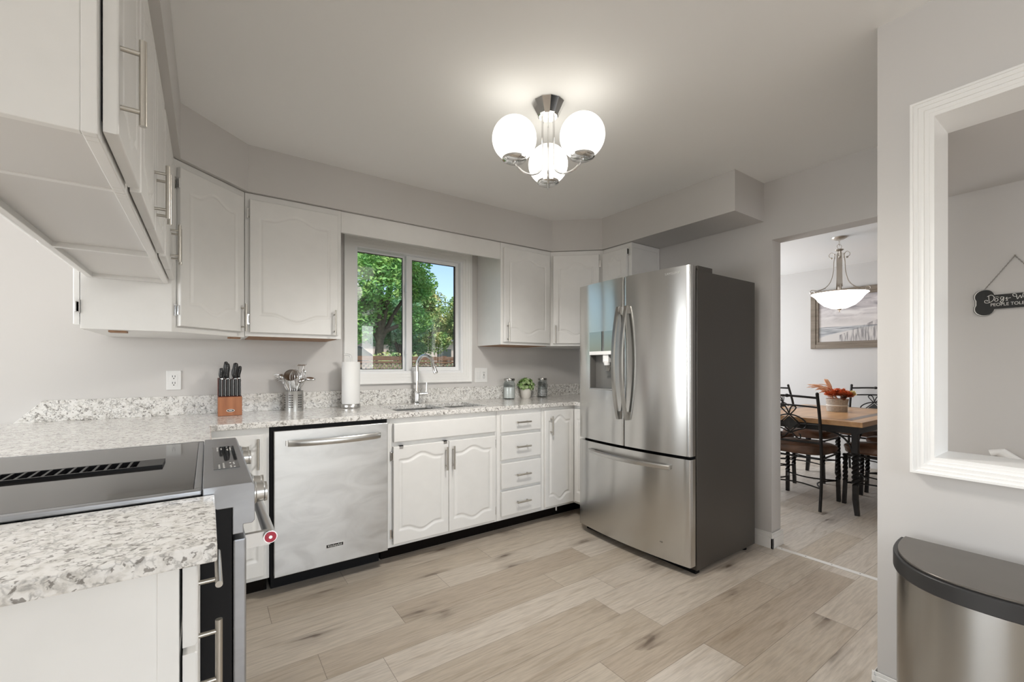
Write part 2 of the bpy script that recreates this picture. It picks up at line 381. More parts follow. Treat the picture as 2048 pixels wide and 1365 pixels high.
M['asphalt'] = simple('road_asphalt', (0.16, 0.16, 0.165), 0.9)
M['lining'] = simple('grey_dispenser_plastic', (0.20, 0.195, 0.185), 0.3, metal=0.4)
M['cupsteel'] = mat_steel('brushed_cup_steel', (0.52, 0.515, 0.50), 0.42)
M['gum'] = simple('clear_leg', (0.6, 0.6, 0.6), 0.2)

# ------------------------------------------------------------------ mesh helpers
class MB:
    def __init__(s): s.v = []; s.f = []
    def add(s, vs, fs):
        o = len(s.v); s.v += [tuple(map(float, p)) for p in vs]; s.f += [tuple(i + o for i in f) for f in fs]; return s
    def box(s, x0, x1, y0, y1, z0, z1):
        x0, x1 = sorted((x0, x1)); y0, y1 = sorted((y0, y1)); z0, z1 = sorted((z0, z1))
        return s.add([(x0, y0, z0), (x1, y0, z0), (x1, y1, z0), (x0, y1, z0), (x0, y0, z1), (x1, y0, z1), (x1, y1, z1), (x0, y1, z1)],
                     [(0, 3, 2, 1), (4, 5, 6, 7), (0, 1, 5, 4), (1, 2, 6, 5), (2, 3, 7, 6), (3, 0, 4, 7)])
    def prism(s, poly, z0, z1, m=None):
        """poly: counter-clockwise plan outline; m: optional matrix"""
        n = len(poly)
        vs = [(p[0], p[1], z0) for p in poly] + [(p[0], p[1], z1) for p in poly]
        if m is not None: vs = [tuple(m @ Vector(p)) for p in vs]
        fs = [tuple(reversed(range(n))), tuple(range(n, 2 * n))] + [(i, (i + 1) % n, n + (i + 1) % n, n + i) for i in range(n)]
        return s.add(vs, fs)
    def cyl(s, p0, p1, r0, r1=None, seg=20, cap=True):
        return s.tube([p0, p1], [r0, r0 if r1 is None else r1], seg, cap)
    def tube(s, pts, r, seg=10, cap=True, closed=False):
        P = [Vector(p) for p in pts]; n = len(P)
        R = r if isinstance(r, (list, tuple)) else [r] * n
        T = []
        for i in range(n):
            if closed: t = P[(i + 1) % n] - P[i - 1]
            else: t = P[min(i + 1, n - 1)] - P[max(i - 1, 0)]
            T.append(t.normalized() if t.length > 1e-9 else Vector((0, 0, 1)))
        a = Vector((0, 0, 1)) if abs(T[0].z) < 0.9 else Vector((1, 0, 0))
        N = (a - T[0] * a.dot(T[0])).normalized()
        vs = []
        for i in range(n):
            N = (N - T[i] * N.dot(T[i])); N = N.normalized() if N.length > 1e-9 else Vector((1, 0, 0))
            B = T[i].cross(N)
            for k in range(seg):
                an = 2 * PI * k / seg
                vs.append(P[i] + (N * math.cos(an) + B * math.sin(an)) * R[i])
        fs = []
        m = n if closed else n - 1
        for i in range(m):
            j = (i + 1) % n
            for k in range(seg):
                l = (k + 1) % seg
                fs.append((i * seg + k, i * seg + l, j * seg + l, j * seg + k))
        if cap and not closed:
            fs.append(tuple(reversed(range(seg)))); fs.append(tuple(range((n - 1) * seg, n * seg)))
        return s.add(vs, fs)
    def lathe(s, prof, c=(0, 0, 0), seg=32, sx=1.0, sy=1.0):
        n = len(prof); vs = []
        for r, z in prof:
            for k in range(seg):
                a = 2 * PI * k / seg
                vs.append((c[0] + r * math.cos(a) * sx, c[1] + r * math.sin(a) * sy, c[2] + z))
        fs = []
        for i in range(n - 1):
            for k in range(seg):
                l = (k + 1) % seg
                fs.append((i * seg + k, i * seg + l, (i + 1) * seg + l, (i + 1) * seg + k))
        if prof[0][0] > 1e-6: fs.append(tuple(reversed(range(seg))))
        if prof[-1][0] > 1e-6: fs.append(tuple(range((n - 1) * seg, n * seg)))
        return s.add(vs, fs)
    def sphere(s, c, r, seg=20, rings=12, sc=(1, 1, 1)):
        vs = []
        for i in range(rings + 1):
            ph = PI * i / rings
            for k in range(seg):
                a = 2 * PI * k / seg
                vs.append((c[0] + r * sc[0] * math.sin(ph) * math.cos(a), c[1] + r * sc[1] * math.sin(ph) * math.sin(a), c[2] - r * sc[2] * math.cos(ph)))
        fs = []
        for i in range(rings):
            for k in range(seg):
                l = (k + 1) % seg
                fs.append((i * seg + k, i * seg + l, (i + 1) * seg + l, (i + 1) * seg + k))
        return s.add(vs, fs)
    def sweep_square(s, p0, p1, w, turns, steps=24, w1=None):
        P0, P1 = Vector(p0), Vector(p1); t = (P1 - P0).normalized()
        a = Vector((1, 0, 0)) if abs(t.x) < 0.9 else Vector((0, 1, 0)); N = (a - t * a.dot(t)).normalized(); B = t.cross(N)
        w1 = w if w1 is None else w1; vs = []; fs = []
        for i in range(steps + 1):
            f = i / steps; ww = (w * (1 - f) + w1 * f) * 0.7071; c = P0.lerp(P1, f)
            for k in range(4):
                an = PI / 4 + k * PI / 2 + turns * 2 * PI * f
                vs.append(c + (N * math.cos(an) + B * math.sin(an)) * ww)
        for i in range(steps):
            for k in range(4):
                l = (k + 1) % 4; fs.append((i * 4 + k, i * 4 + l, (i + 1) * 4 + l, (i + 1) * 4 + k))
        fs.append((3, 2, 1, 0)); fs.append(tuple(range(steps * 4, steps * 4 + 4)))
        return s.add(vs, fs)
    def xf(s, m):
        s.v = [tuple(m @ Vector(p)) for p in s.v]; return s
    def build(s, name, mat, parent=None, smooth=None, bevel=0.0, bseg=2, uv=None, local=False):
        me = bpy.data.meshes.new(name)
        vs = s.v
        if parent is not None and not local:
            inv = world_of(parent).inverted(); vs = [tuple(inv @ Vector(p)) for p in vs]
        me.from_pydata(vs, [], s.f); me.update()
        me.materials.append(M[mat] if isinstance(mat, str) else mat)
        fix_normals(me)
        if uv:
            l = me.uv_layers.new(name='UVMap')
            for lp in me.loops:
                p = s.v[lp.vertex_index]
                l.data[lp.index].uv = (p[0], p[2]) if uv == 'x' else ((p[1], p[2]) if uv == 'y' else (p[0] + p[1], p[2]))
        if smooth is not None:
            me.polygons.foreach_set('use_smooth', [True] * len(me.polygons))
            me.set_sharp_from_angle(angle=math.radians(smooth))
        o = bpy.data.objects.new(name, me); COL.objects.link(o)
        if parent is not None: o.parent = parent
        if bevel:
            b = o.modifiers.new('bevel', 'BEVEL'); b.width = bevel; b.segments = bseg; b.limit_method = 'ANGLE'; b.angle_limit = math.radians(40)
            b.harden_normals = False
        return o
import bmesh
def fix_normals(me):
    bm = bmesh.new(); bm.from_mesh(me); bmesh.ops.recalc_face_normals(bm, faces=bm.faces); bm.to_mesh(me); bm.free()
def world_of(o):
    m = o.matrix_basis.copy(); p = o.parent
    while p is not None:
        m = p.matrix_basis @ m; p = p.parent
    return m
def thing(name, label, cat, loc=(0, 0, 0), rz=0, group=None):
    o = bpy.data.objects.new(name, None); COL.objects.link(o)
    o.location = loc; o.rotation_euler = (0, 0, rz); o.empty_display_size = 0.05
    o['label'] = label; o['category'] = cat
    if group: o['group'] = group
    return o
def tag(o, label, cat, group=None, kind=None):
    o['label'] = label; o['category'] = cat
    if group: o['group'] = group
    if kind: o['kind'] = kind
    return o
def struct(o):
    o['kind'] = 'structure'; return o
def dup(root, loc, rz, label, group=None):
    r = root.copy(); COL.objects.link(r); r.location = loc; r.rotation_euler = (0, 0, rz); r['label'] = label
    if group: r['group'] = group
    for ch in list(root.children):
        c = ch.copy(); COL.objects.link(c); c.parent = r
        for g in list(ch.children):
            d = g.copy(); COL.objects.link(d); d.parent = c
    return r
def arc(c, r, a0, a1, n, plane='xz'):
    out = []
    for i in range(n + 1):
        a = a0 + (a1 - a0) * i / n; u, v = r * math.cos(a), r * math.sin(a)
        out.append((c[0] + u, c[1], c[2] + v) if plane == 'xz' else ((c[0], c[1] + u, c[2] + v) if plane == 'yz' else (c[0] + u, c[1] + v, c[2])))
    return out
def bez(p0, p1, p2, p3, n=12):
    P = [Vector(p) for p in (p0, p1, p2, p3)]; out = []
    for i in range(n + 1):
        t = i / n; out.append(P[0] * (1 - t) ** 3 + P[1] * 3 * t * (1 - t) ** 2 + P[2] * 3 * t * t * (1 - t) + P[3] * t ** 3)
    return out
def smooth_path(pts, n=8):
    P = [Vector(p) for p in pts]; out = []
    for i in range(len(P) - 1):
        a = P[max(i - 1, 0)]; b = P[i]; c = P[i + 1]; d = P[min(i + 2, len(P) - 1)]
        for k in range(n):
            t = k / n
            out.append(0.5 * ((2 * b) + (c - a) * t + (2 * a - 5 * b + 4 * c - d) * t * t + (3 * b - a - 3 * c + d) * t ** 3))
    out.append(P[-1]); return out
def text_mesh(name, body, size, mat, parent, M4, extrude=0.0005, space=1.0, sx=1.0):
    cu = bpy.data.curves.new(name, 'FONT'); cu.body = body; cu.size = size; cu.extrude = extrude; cu.align_x = 'CENTER'; cu.align_y = 'CENTER'
    cu.space_character = space
    to = bpy.data.objects.new(name + '_tmp', cu); COL.objects.link(to)
    dg = bpy.context.evaluated_depsgraph_get(); me = bpy.data.meshes.new_from_object(to.evaluated_get(dg))
    bpy.data.objects.remove(to)
    inv = world_of(parent).inverted() if parent is not None else Matrix()
    me.transform(inv @ M4 @ Matrix.Diagonal((sx, 1, 1, 1))); me.materials.clear(); me.materials.append(M[mat]); me.name = name
    o = bpy.data.objects.new(name, me); COL.objects.link(o); o.parent = parent
    return o
def basis(origin, ux, uy):
    ux, uy = Vector(ux).normalized(), Vector(uy).normalized(); uz = ux.cross(uy)
    m = Matrix((ux, uy, uz)).transposed().to_4x4(); m.translation = Vector(origin); return m

# ---------------- cabinet doors: a slab whose front carries a routed arched groove
def door_mesh(W, H, T=0.02, groove=True, res=0.0045, mx=0.055, mt=0.10, rise=0.035, edge=0.004, gw=0.0085, gd=0.0042):
    """front in local +y=-1 direction: local x 0..W, z 0..H, front face at y=-T, back at y=0"""
    nx = max(8, int(W / res)); nz = max(8, int(H / res))
    if not groove: nx = max(8, int(W / 0.02)); nz = max(8, int(H / 0.02))
    def axis(L, n):
        a = np.linspace(0, L, n + 1)
        return np.unique(np.concatenate([a, [edge * .35, edge, edge * 2, L - edge * .35, L - edge, L - 2 * edge]]))
    X = axis(W, nx); Z = axis(H, nz)
    xx, zz = np.meshgrid(X, Z, indexing='ij')
    e = np.minimum(np.minimum(xx, W - xx), np.minimum(zz, H - zz))
    dep = np.where(e < edge, (1 - np.sqrt(np.clip(1 - (1 - e / edge) ** 2, 0, 1))) * edge, 0.0)
    if groove:
        hw = W / 2 - mx; t = np.abs(xx - W / 2) / hw
        g = np.where(t < 0.72, 0.5 * (1 + np.cos(PI * np.clip(t / 0.72, 0, 1))), 0.0)
        slope = np.where(t < 0.72, -0.5 * PI / 0.72 / hw * np.sin(PI * np.clip(t / 0.72, 0, 1)) * rise, 0.0)
        cs = 1 / np.sqrt(1 + slope ** 2)
        vt = H - mt + rise * g; vb = mt - rise * g
        d = np.minimum(np.minimum(xx - mx, W - mx - xx), np.minimum((vt - zz) * cs, (zz - vb) * cs))
        hwg = gw
        dep += np.where(np.abs(d) < hwg, gd * (1 - (d / hwg) ** 2) ** 1.0, 0.0)
        dep += np.where(d >= hwg, 0.0, 0.0)
    nX, nZ = len(X), len(Z)
    vs = [(xx[i, j], -T + dep[i, j], zz[i, j]) for i in range(nX) for j in range(nZ)]
    idx = lambda i, j: i * nZ + j
    fs = [(idx(i, j), idx(i + 1, j), idx(i + 1, j + 1), idx(i, j + 1)) for i in range(nX - 1) for j in range(nZ - 1)]
    ring = [idx(i, 0) for i in range(nX)] + [idx(nX - 1, j) for j in range(1, nZ)] + [idx(i, nZ - 1) for i in range(nX - 2, -1, -1)] + [idx(0, j) for j in range(nZ - 2, 0, -1)]
    o = len(vs); vs += [(vs[k][0], 0.0, vs[k][2]) for k in ring]; n = len(ring)
    fs += [(ring[(k + 1) % n], ring[k], o + k, o + (k + 1) % n) for k in range(n)]
    fs.append(tuple(range(o, o + n)))
    return vs, fs
def frame2(p0, p1, z):
    """matrix: local x along p0->p1 (plan), local -y outward (to the right-hand side looking p0->p1), z up"""
    d = Vector((p1[0] - p0[0], p1[1] - p0[1], 0)).normalized(); yv = Vector((-d.y, d.x, 0))
    m = Matrix(((d.x, yv.x, 0, p0[0]), (d.y, yv.y, 0, p0[1]), (0, 0, 1, z), (0, 0, 0, 1))); return m
def bar_pull(parent, m, cx, cz, length, vertical, T=0.02, stand=0.030, r=0.0058):
    b = MB(); sp = length * 0.34; y = -T - stand
    if vertical:
        b.cyl((cx, y, cz - length / 2), (cx, y, cz + length / 2), r, seg=14)
        for s_ in (-1, 1): b.cyl((cx, -T, cz + s_ * sp), (cx, y, cz + s_ * sp), r * 0.72, seg=10)
    else:
        b.cyl((cx - length / 2, y, cz), (cx + length / 2, y, cz), r, seg=14)
        for s_ in (-1, 1): b.cyl((cx + s_ * sp, -T, cz), (cx + s_ * sp, y, cz), r * 0.72, seg=10)
    b.xf(m); return b.build('handle', 'nickel', parent, smooth=40)
def hinge(parent, m, x, z, side):
    b = MB(); b.box(x, x + side * 0.014, 0.0, 0.004, z - 0.028, z + 0.028)
    b.cyl((x, -0.012, z - 0.022), (x, -0.012, z + 0.022), 0.0045, seg=8)
    b.box(x - side * 0.006, x, -0.014, 0.0, z - 0.02, z + 0.02)
    b.xf(m); return b.build('hinge', 'chrome', parent, smooth=40)
def door(parent, m0, x0, x1, z0, z1, hpos=None, hz=None, hinges=None, groove=True, mt=0.10, rise=0.035, mx=0.055, hl=0.15, name='door'):
    m = m0 @ Matrix.Translation((0, -0.004, 0))
    W, H = x1 - x0, z1 - z0
    low = z0 < 0.6
    vs, fs = door_mesh(W, H, groove=groove, mt=mt, rise=rise, mx=mx, gw=0.0125 if low else 0.0085, gd=0.0065 if low else 0.0045)
    b = MB(); b.add(vs, fs); mm = m @ Matrix.Translation((x0, 0, z0)); b.xf(mm)
    d = b.build(name, 'cab', parent, smooth=50)
    if hpos is not None:
        if hz is None: bar_pull(d, m, (x0 + x1) / 2, (z0 + z1) / 2 + hpos, hl, False)
        else: bar_pull(d, m, hpos, hz, hl, True)
    if hinges:
        sx, side = hinges
        for f in (0.1, 0.9): hinge(d, m, sx, z0 + H * f, side)
    return d

# ------------------------------------------------------------------ the rooms
YB, XR, CZ = 3.188, 3.064, 2.44
WX0, WX1, WZ0, WZ1 = 0.860, 1.738, 1.150, 2.085
DY0, DY1, DZ = 0.56, 1.366, 2.047
b = MB(); b.box(-4.55, 6.5, -3.05, 4.1, -0.12, 0.0); struct(b.build('floor', 'floor'))
b = MB(); b.box(-4.55, 6.5, -3.05, 4.1, CZ, CZ + 0.12); struct(b.build('ceiling', 'ceiling'))
b = MB()
b.box(-4.55, -3.8, YB, YB + 0.15, 0, CZ); b.box(-3.8, -2.4, YB, YB + 0.15, 2.12, CZ); b.box(-2.4, WX0, YB, YB + 0.15, 0, CZ); b.box(WX1, 3.19, YB, YB + 0.15, 0, CZ)
b.box(WX0, WX1, YB, YB + 0.15, 0, WZ0); b.box(WX0, WX1, YB, YB + 0.15, WZ1, CZ); struct(b.build('wall_back', 'wall'))
b = MB()
b.box(XR, XR + 0.126, DY1, YB, 0, CZ); b.box(XR, XR + 0.126, DY0, DY1, DZ, CZ); b.box(XR, XR + 0.126, -3.05, DY0, 0, CZ)
b.box(XR, XR + 0.126, YB, 4.1, 0, CZ); struct(b.build('wall_right', 'wall'))
PX0, PX1 = 1.991, 2.13
OY0, OY1, OZ0, OZ1 = -1.05, 0.387, 0.895, 2.058
b = MB()
b.box(PX0, PX1, OY1, 0.527, 0, CZ); b.box(PX0, PX1, OY0, OY1, 0, OZ0); b.box(PX0, PX1, OY0, OY1, OZ1, CZ); b.box(PX0, PX1, -3.0, OY0, 0, CZ)
struct(b.build('wall_partition', 'wall'))
b = MB(); b.box(PX1, XR, -3.0, 0.525, 2.065, CZ); struct(b.build('ceiling_hall', 'wall'))
b = MB(); b.box(6.4, 6.55, -3.05, 4.1, 0, CZ); struct(b.build('wall_dining', 'wall'))
b = MB()
b.box(3.19, 4.0, 3.98, 4.1, 0, CZ); b.box(5.8, 6.4, 3.98, 4.1, 0, CZ); b.box(4.0, 5.8, 3.98, 4.1, 0, 0.8); b.box(4.0, 5.8, 3.98, 4.1, 2.2, CZ)
struct(b.build('wall_dining_far', 'wall'))
b = MB()
b.box(-4.55, -0.3, -3.1, -2.98, 0, CZ); b.box(2.1, 2.25, -3.1, -2.98, 0, CZ); b.box(-0.3, 2.1, -3.1, -2.98, 2.15, CZ)
b.box(2.25, 2.95, -3.1, -2.98, 0, 0.9); b.box(2.25, 2.95, -3.1, -2.98, 2.1, CZ); b.box(2.95, 6.4, -3.1, -2.98, 0, CZ)
struct(b.build('wall_front', 'wall'))
b = MB()
b.box(-4.6, -4.48, -3.0, -0.1, 0, CZ); b.box(-4.6, -4.48, 2.5, YB, 0, CZ); b.box(-4.6, -4.48, -0.1, 2.5, 0, 0.6); b.box(-4.6, -4.48, -0.1, 2.5, 2.1, CZ)
struct(b.build('wall_left', 'wall'))

# soffit above the cabinets
SOF = [(-0.45, 0.94), (-0.103, 0.94), (-0.103, 2.545), (0.185, 2.811), (2.39, 2.811), (2.693, 2.531), (2.693, 1.416), (3.064, 1.416), (3.064, 3.188), (-0.45, 3.188)]
b = MB(); b.prism(SOF, 2.181, CZ); struct(b.build('wall_soffit', 'wall'))

# baseboards
def baseboard(name, boxes):
    b = MB()
    for x0, x1, y0, y1 in boxes:
        b.box(x0, x1, y0, y1, 0, 0.068)
        ix = 0.003 if abs(x1 - x0) < 0.05 else 0; iy = 0.003 if abs(y1 - y0) < 0.05 else 0
        b.box(x0 + ix, x1 - ix, y0 + iy, y1 - iy, 0.068, 0.09)
        b.box(x0 + ix * 1.8, x1 - ix * 1.8, y0 + iy * 1.8, y1 - iy * 1.8, 0.09, 0.104)
    struct(b.build(name, 'trim', bevel=0.0015))
baseboard('baseboard_right', [(XR - 0.014, XR, DY1 - 0.014, 3.1), (XR - 0.014, XR + 0.14, DY1 - 0.014, DY1), (XR - 0.014, XR, -2.9, DY0)])
baseboard('baseboard_partition', [(PX0 - 0.014, PX0, -2.9, 0.541), (PX0 - 0.014, PX1 + 0.014, 0.527, 0.541)])
baseboard('baseboard_dining', [(6.386, 6.4, -0.7, 3.9)])

# passthrough casing, window casings
def ring_trim(bm, axis, pos, sgn, a0, a1, z0, z1, steps):
    """stepped picture-frame moulding round an opening; steps: (distance from opening, width, depth)"""
    for off, wd, dp in steps:
        q = lambda o_: [(a0 - o_, z0 - o_), (a1 + o_, z0 - o_), (a1 + o_, z1 + o_), (a0 - o_, z1 + o_)]
        vs = []
        for p in (pos, pos + sgn * dp):
            for loop in (q(off + wd), q(off)):
                for u, v in loop: vs.append((p, u, v) if axis == 'x' else (u, p, v))
        fs = []
        for i in range(4):
            j = (i + 1) % 4
            fs += [(i, j, 4 + j, 4 + i), (8 + i, 12 + i, 12 + j, 8 + j), (i, 8 + i, 8 + j, j), (4 + i, 4 + j, 12 + j, 12 + i)]
        bm.add(vs, fs)
b = MB()
ring_trim(b, 'x', PX0, -1, OY0, OY1, OZ0, OZ1, [(0.0, 0.012, 0.012), (0.012, 0.014, 0.018), (0.026, 0.012, 0.022), (0.038, 0.007, 0.028)])
ring_trim(b, 'x', PX1, 1, OY0, OY1, OZ0, OZ1, [(0.0, 0.045, 0.016)])
J = 0.0125
b.box(PX0 - 0.010, PX1 + 0.04, OY1 - J, OY1, OZ0 + J, OZ1 - J); b.box(PX0 - 0.010, PX1 + 0.04, OY0, OY0 + J, OZ0 + J, OZ1 - J)
b.box(PX0 - 0.010, PX1 + 0.04, OY0, OY1, OZ0, OZ0 + J); b.box(PX0 - 0.010, PX1 + 0.04, OY0, OY1, OZ1 - J, OZ1)
struct(b.build('trim_1', 'trim'))

# threshold strip in the doorway
b = MB(); b.box(XR + 0.02, XR + 0.055, DY0 + 0.002, DY1 - 0.016, 0.0, 0.004)
tr = struct(b.build('trim_2', 'alum', bevel=0.0015))
b = MB()
for k in range(6): b.cyl((XR + 0.0375, DY0 + 0.06 + k * 0.14, 0.0035), (XR + 0.0375, DY0 + 0.06 + k * 0.14, 0.0046), 0.003, seg=10)
b.build('screw_row', 'dark', tr)

# kitchen window
win = bpy.data.objects.new('window_1', None); COL.objects.link(win); win.location = (0.86, YB, 1.15); win['kind'] = 'structure'
b = MB()
ring_trim(b, 'y', YB, -1, WX0 + 0.002, WX1 - 0.002, WZ0 + 0.004, 2.072, [(0.0, 0.022, 0.010), (0.022, 0.022, 0.014), (0.044, 0.022, 0.018), (0.066, 0.010, 0.026)])
b.build('casing', 'trim', win)
b = MB()
fy0, fy1 = YB + 0.02, YB + 0.11
b.box(WX0, WX0 + 0.022, YB - 0.002, fy1, WZ0, WZ1); b.box(WX1 - 0.022, WX1, YB - 0.002, fy1, WZ0, WZ1)
b.box(WX0 + .022, WX1 - .022, YB - 0.002, fy1, WZ0, WZ0 + 0.022); b.box(WX0 + .022, WX1 - .022, YB - 0.002, fy1, WZ1 - 0.022, WZ1)
b.build('window_frame', 'vinyl', win, bevel=0.002)
def sash(x0, x1, z0, z1, y0, y1, l, r, bo, t, gname):
    b = MB()
    b.box(x0, x0 + l, y0, y1, z0, z1); b.box(x1 - r, x1, y0, y1, z0, z1); b.box(x0 + l, x1 - r, y0, y1, z0, z0 + bo); b.box(x0 + l, x1 - r, y0, y1, z1 - t, z1)
    s_ = b.build('sash', 'vinyl', win, bevel=0.002)
    g = MB(); g.box(x0 + l - .002, x1 - r + .002, (y0 + y1) / 2 - 0.002, (y0 + y1) / 2 + 0.002, z0 + bo - .002, z1 - t + .002); g.build('pane', 'pane', s_)
    q = MB(); e = 0.0045; ym = (y0 + y1) / 2
    q.box(x0 + l, x0 + l + e, y0 + .004, ym, z0 + bo, z1 - t); q.box(x1 - r - e * (2.6 if gname else 1), x1 - r, y0 + .004, ym, z0 + bo, z1 - t)
    q.box(x0 + l, x1 - r, y0 + .004, ym, z0 + bo, z0 + bo + e); q.box(x0 + l, x1 - r, y0 + .004, ym, z1 - t - e, z1 - t); q.build('gasket', 'gasket', s_)
sash(WX0 + 0.022, 1.275, WZ0 + 0.022, WZ1 - 0.022, YB + 0.068, YB + 0.095, 0.014, 0.03, 0.012, 0.012, 0)
sash(1.262, WX1 - 0.022, WZ0 + 0.022, WZ1 - 0.022, YB + 0.036, YB + 0.064, 0.046, 0.028, 0.030, 0.026, 1)
b = MB(); b.box(1.255, 1.268, YB + 0.02, YB + 0.036, 1.78, 1.84); b.box(1.255, 1.268, YB + 0.02, YB + 0.036, 1.30, 1.34)
b.build('latch', 'vinyl', win, bevel=0.002)

# windows and glazed door behind and beside the camera (they let the daylight in)
def big_window(name, axis, pos, a0, a1, z0, z1, nm):
    w_ = bpy.data.objects.new(name, None); COL.objects.link(w_); w_['kind'] = 'structure'
    b = MB(); t = 0.05
    cuts = [a0 + (a1 - a0) * k / nm for k in range(nm + 1)]
    segs = [(a0, a1, z0, z0 + t), (a0, a1, z1 - t, z1)] + [(c - t / 2 if 0 < i < nm else (c if i == 0 else c - t), c + t / 2 if 0 < i < nm else (c + t if i == 0 else c), z0, z1) for i, c in enumerate(cuts)]
    for u0, u1, v0, v1 in segs:
        if axis == 'y': b.box(u0, u1, pos - 0.03, pos + 0.03, v0, v1)
        else: b.box(pos - 0.03, pos + 0.03, u0, u1, v0, v1)
    b.build('window_frame', 'vinyl', w_)
big_window('door_1', 'y', -3.0, -0.3, 2.1, 0.0, 2.15, 2)
big_window('added_door_2', 'y', YB + 0.06, -3.8, -2.4, 0.0, 2.12, 2)  # unseen door added so the fridge steel has a bright strip to mirror
big_window('window_2', 'x', -4.5, -0.1, 2.5, 0.6, 2.1, 3)
big_window('window_3', 'y', 4.0, 4.0, 5.8, 0.8, 2.2, 2)
big_window('window_4', 'y', -3.0, 2.25, 2.95, 0.9, 2.1, 1)

# ------------------------------------------------------------------ upper cabinets
UB, UT = 1.378, 2.178
def upper_peninsula(y0, y1, doors, label, hy, flush=False):
    t = thing('upper_cabinet', label, 'cabinet', (-0.28, (y0 + y1) / 2, 1.59), group='cabinets hanging over the peninsula')
    x0, x1, zb = -0.42, -0.147, 1.59
    b = MB(); th = 0.016
    lift = 0.0 if flush else 0.018
    b.box(x0 + .02, x1 - .02, y0, y0 + th, zb + lift, UT); b.box(x0, x0 + .02, y0, y0 + th, zb, UT); b.box(x1 - .02, x1, y0, y0 + th, zb, UT); b.box(x0, x1, y1 - th, y1, zb, UT)
    b.box(x0, x0 + 0.02, y0 + th, y1 - th, zb, UT)
    # face frame
    b.box(x1 - 0.02, x1, y0 + th, y0 + 0.035, zb, UT); b.box(x1 - 0.02, x1, y1 - 0.035, y1 - th, zb, UT)
    b.box(x1 - 0.02, x1, y0 + 0.035, y1 - 0.035, zb, zb + 0.04); b.box(x1 - 0.02, x1, y0 + 0.035, y1 - 0.035, UT - 0.05, UT)
    b.box(x0 + 0.02, x1 - 0.02, y0 + th, y1 - th, UT - 0.02, UT)
    b.build('body', 'cab', t, bevel=0.0015)
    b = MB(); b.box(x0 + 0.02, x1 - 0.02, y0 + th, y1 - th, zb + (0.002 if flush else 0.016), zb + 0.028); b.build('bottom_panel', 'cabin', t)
    m = frame2((x1, y0), (x1, y1), 0)
    for i, (a, c) in enumerate(doors):
        door(t, m, a - y0, c - y0, 1.605, 2.135, hpos=hy[i] - y0, hz=1.71, hinges=None, mt=0.075, rise=0.03, mx=0.05)
    # the same doors on the far side of the peninsula
    m2 = frame2((x0, y1), (x0, y0), 0)
    for (a, c) in doors: door(t, m2, y1 - c, y1 - a, 1.605, 2.135, groove=False)
    return t
upper_peninsula(0.965, 1.268, [(0.985, 1.262)], 'white hanging cabinet nearest the camera, single door with one bar handle', [1.00], flush=True)
upper_peninsula(1.270, 1.968, [(1.290, 1.615), (1.622, 1.945)], 'white hanging cabinet over the cooktop, middle of the hanging row', [1.585, 1.652])
upper_peninsula(1.970, 2.543, [(1.990, 2.250), (2.257, 2.520)], 'white hanging cabinet farthest along the peninsula, next to the corner cabinet', [2.222, 2.285])

# corner upper, left of the window
t = thing('corner_cabinet', 'white diagonal corner wall cabinet with arched door above the wall outlet', 'cabinet', (0.0, 2.9, UB))
A0, A1 = (-0.135, 2.545), (0.168, 2.83)
b = MB(); b.prism([(-0.44, 2.546), A0, A1, (0.168, YB - .003), (-0.44, YB - .003)], UB - 0.008, UT); b.build('body', 'cab', t, bevel=0.0015)
m = frame2(A0, A1, 0); L = math.dist(A0, A1)
door(t, m, 0.022, L - 0.026, 1.398, 2.140, hpos=L - 0.045, hz=1.475, hinges=(0.022, -1), mt=0.11, rise=0.04)
m2 = frame2((-0.44, YB - .003), (-0.44, 2.546), 0)
dd = door(t, m2, 0.03, 0.63, 1.388, 2.14, groove=False, hinges=(0.63, 1))
b = MB(); b.box(-0.36, -0.30, 2.60, 2.66, UB - 0.016, UB - 0.008); b.build('wood_block', 'rawwood', t); b = MB(); b.box(0.09, 0.15, 2.84, 2.88, UB - 0.016, UB - 0.008); b.build('wood_block', 'rawwood', t)

def upper_back(x0, x1, door_x, hx, hin, label, mt=0.11):
    t = thing('wall_cabinet', label, 'cabinet', ((x0 + x1) / 2, 3.0, UB))
    b = MB(); b.box(x0, x1, 2.83, YB - .003, UB, UT); b.build('body', 'cab', t, bevel=0.0015)
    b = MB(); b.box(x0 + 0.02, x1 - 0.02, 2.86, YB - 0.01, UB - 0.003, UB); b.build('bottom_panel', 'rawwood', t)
    m = frame2((x0, 2.83), (x1, 2.83), 0)
    door(t, m, door_x[0] - x0, door_x[1] - x0, 1.398, 2.140, hpos=hx - x0, hz=1.475, hinges=(hin[0] - x0, hin[1]), mt=mt, rise=0.04)
    return t
upper_back(0.170, 0.682, (0.192, 0.660), 0.640, (0.192, -1), 'wide white wall cabinet with arched door just left of the window', mt=0.105)
upper_back(1.878, 2.385, (1.900, 2.362), 1.925, (2.362, 1), 'white wall cabinet with arched door just right of the window')
b = MB(); b.box(0.683, 1.877, 2.832, 2.85, 2.046, UT); v = b.build('window_valance', 'cab', bevel=0.002)
tag(v, 'white board bridging the two wall cabinets above the window', 'valance')

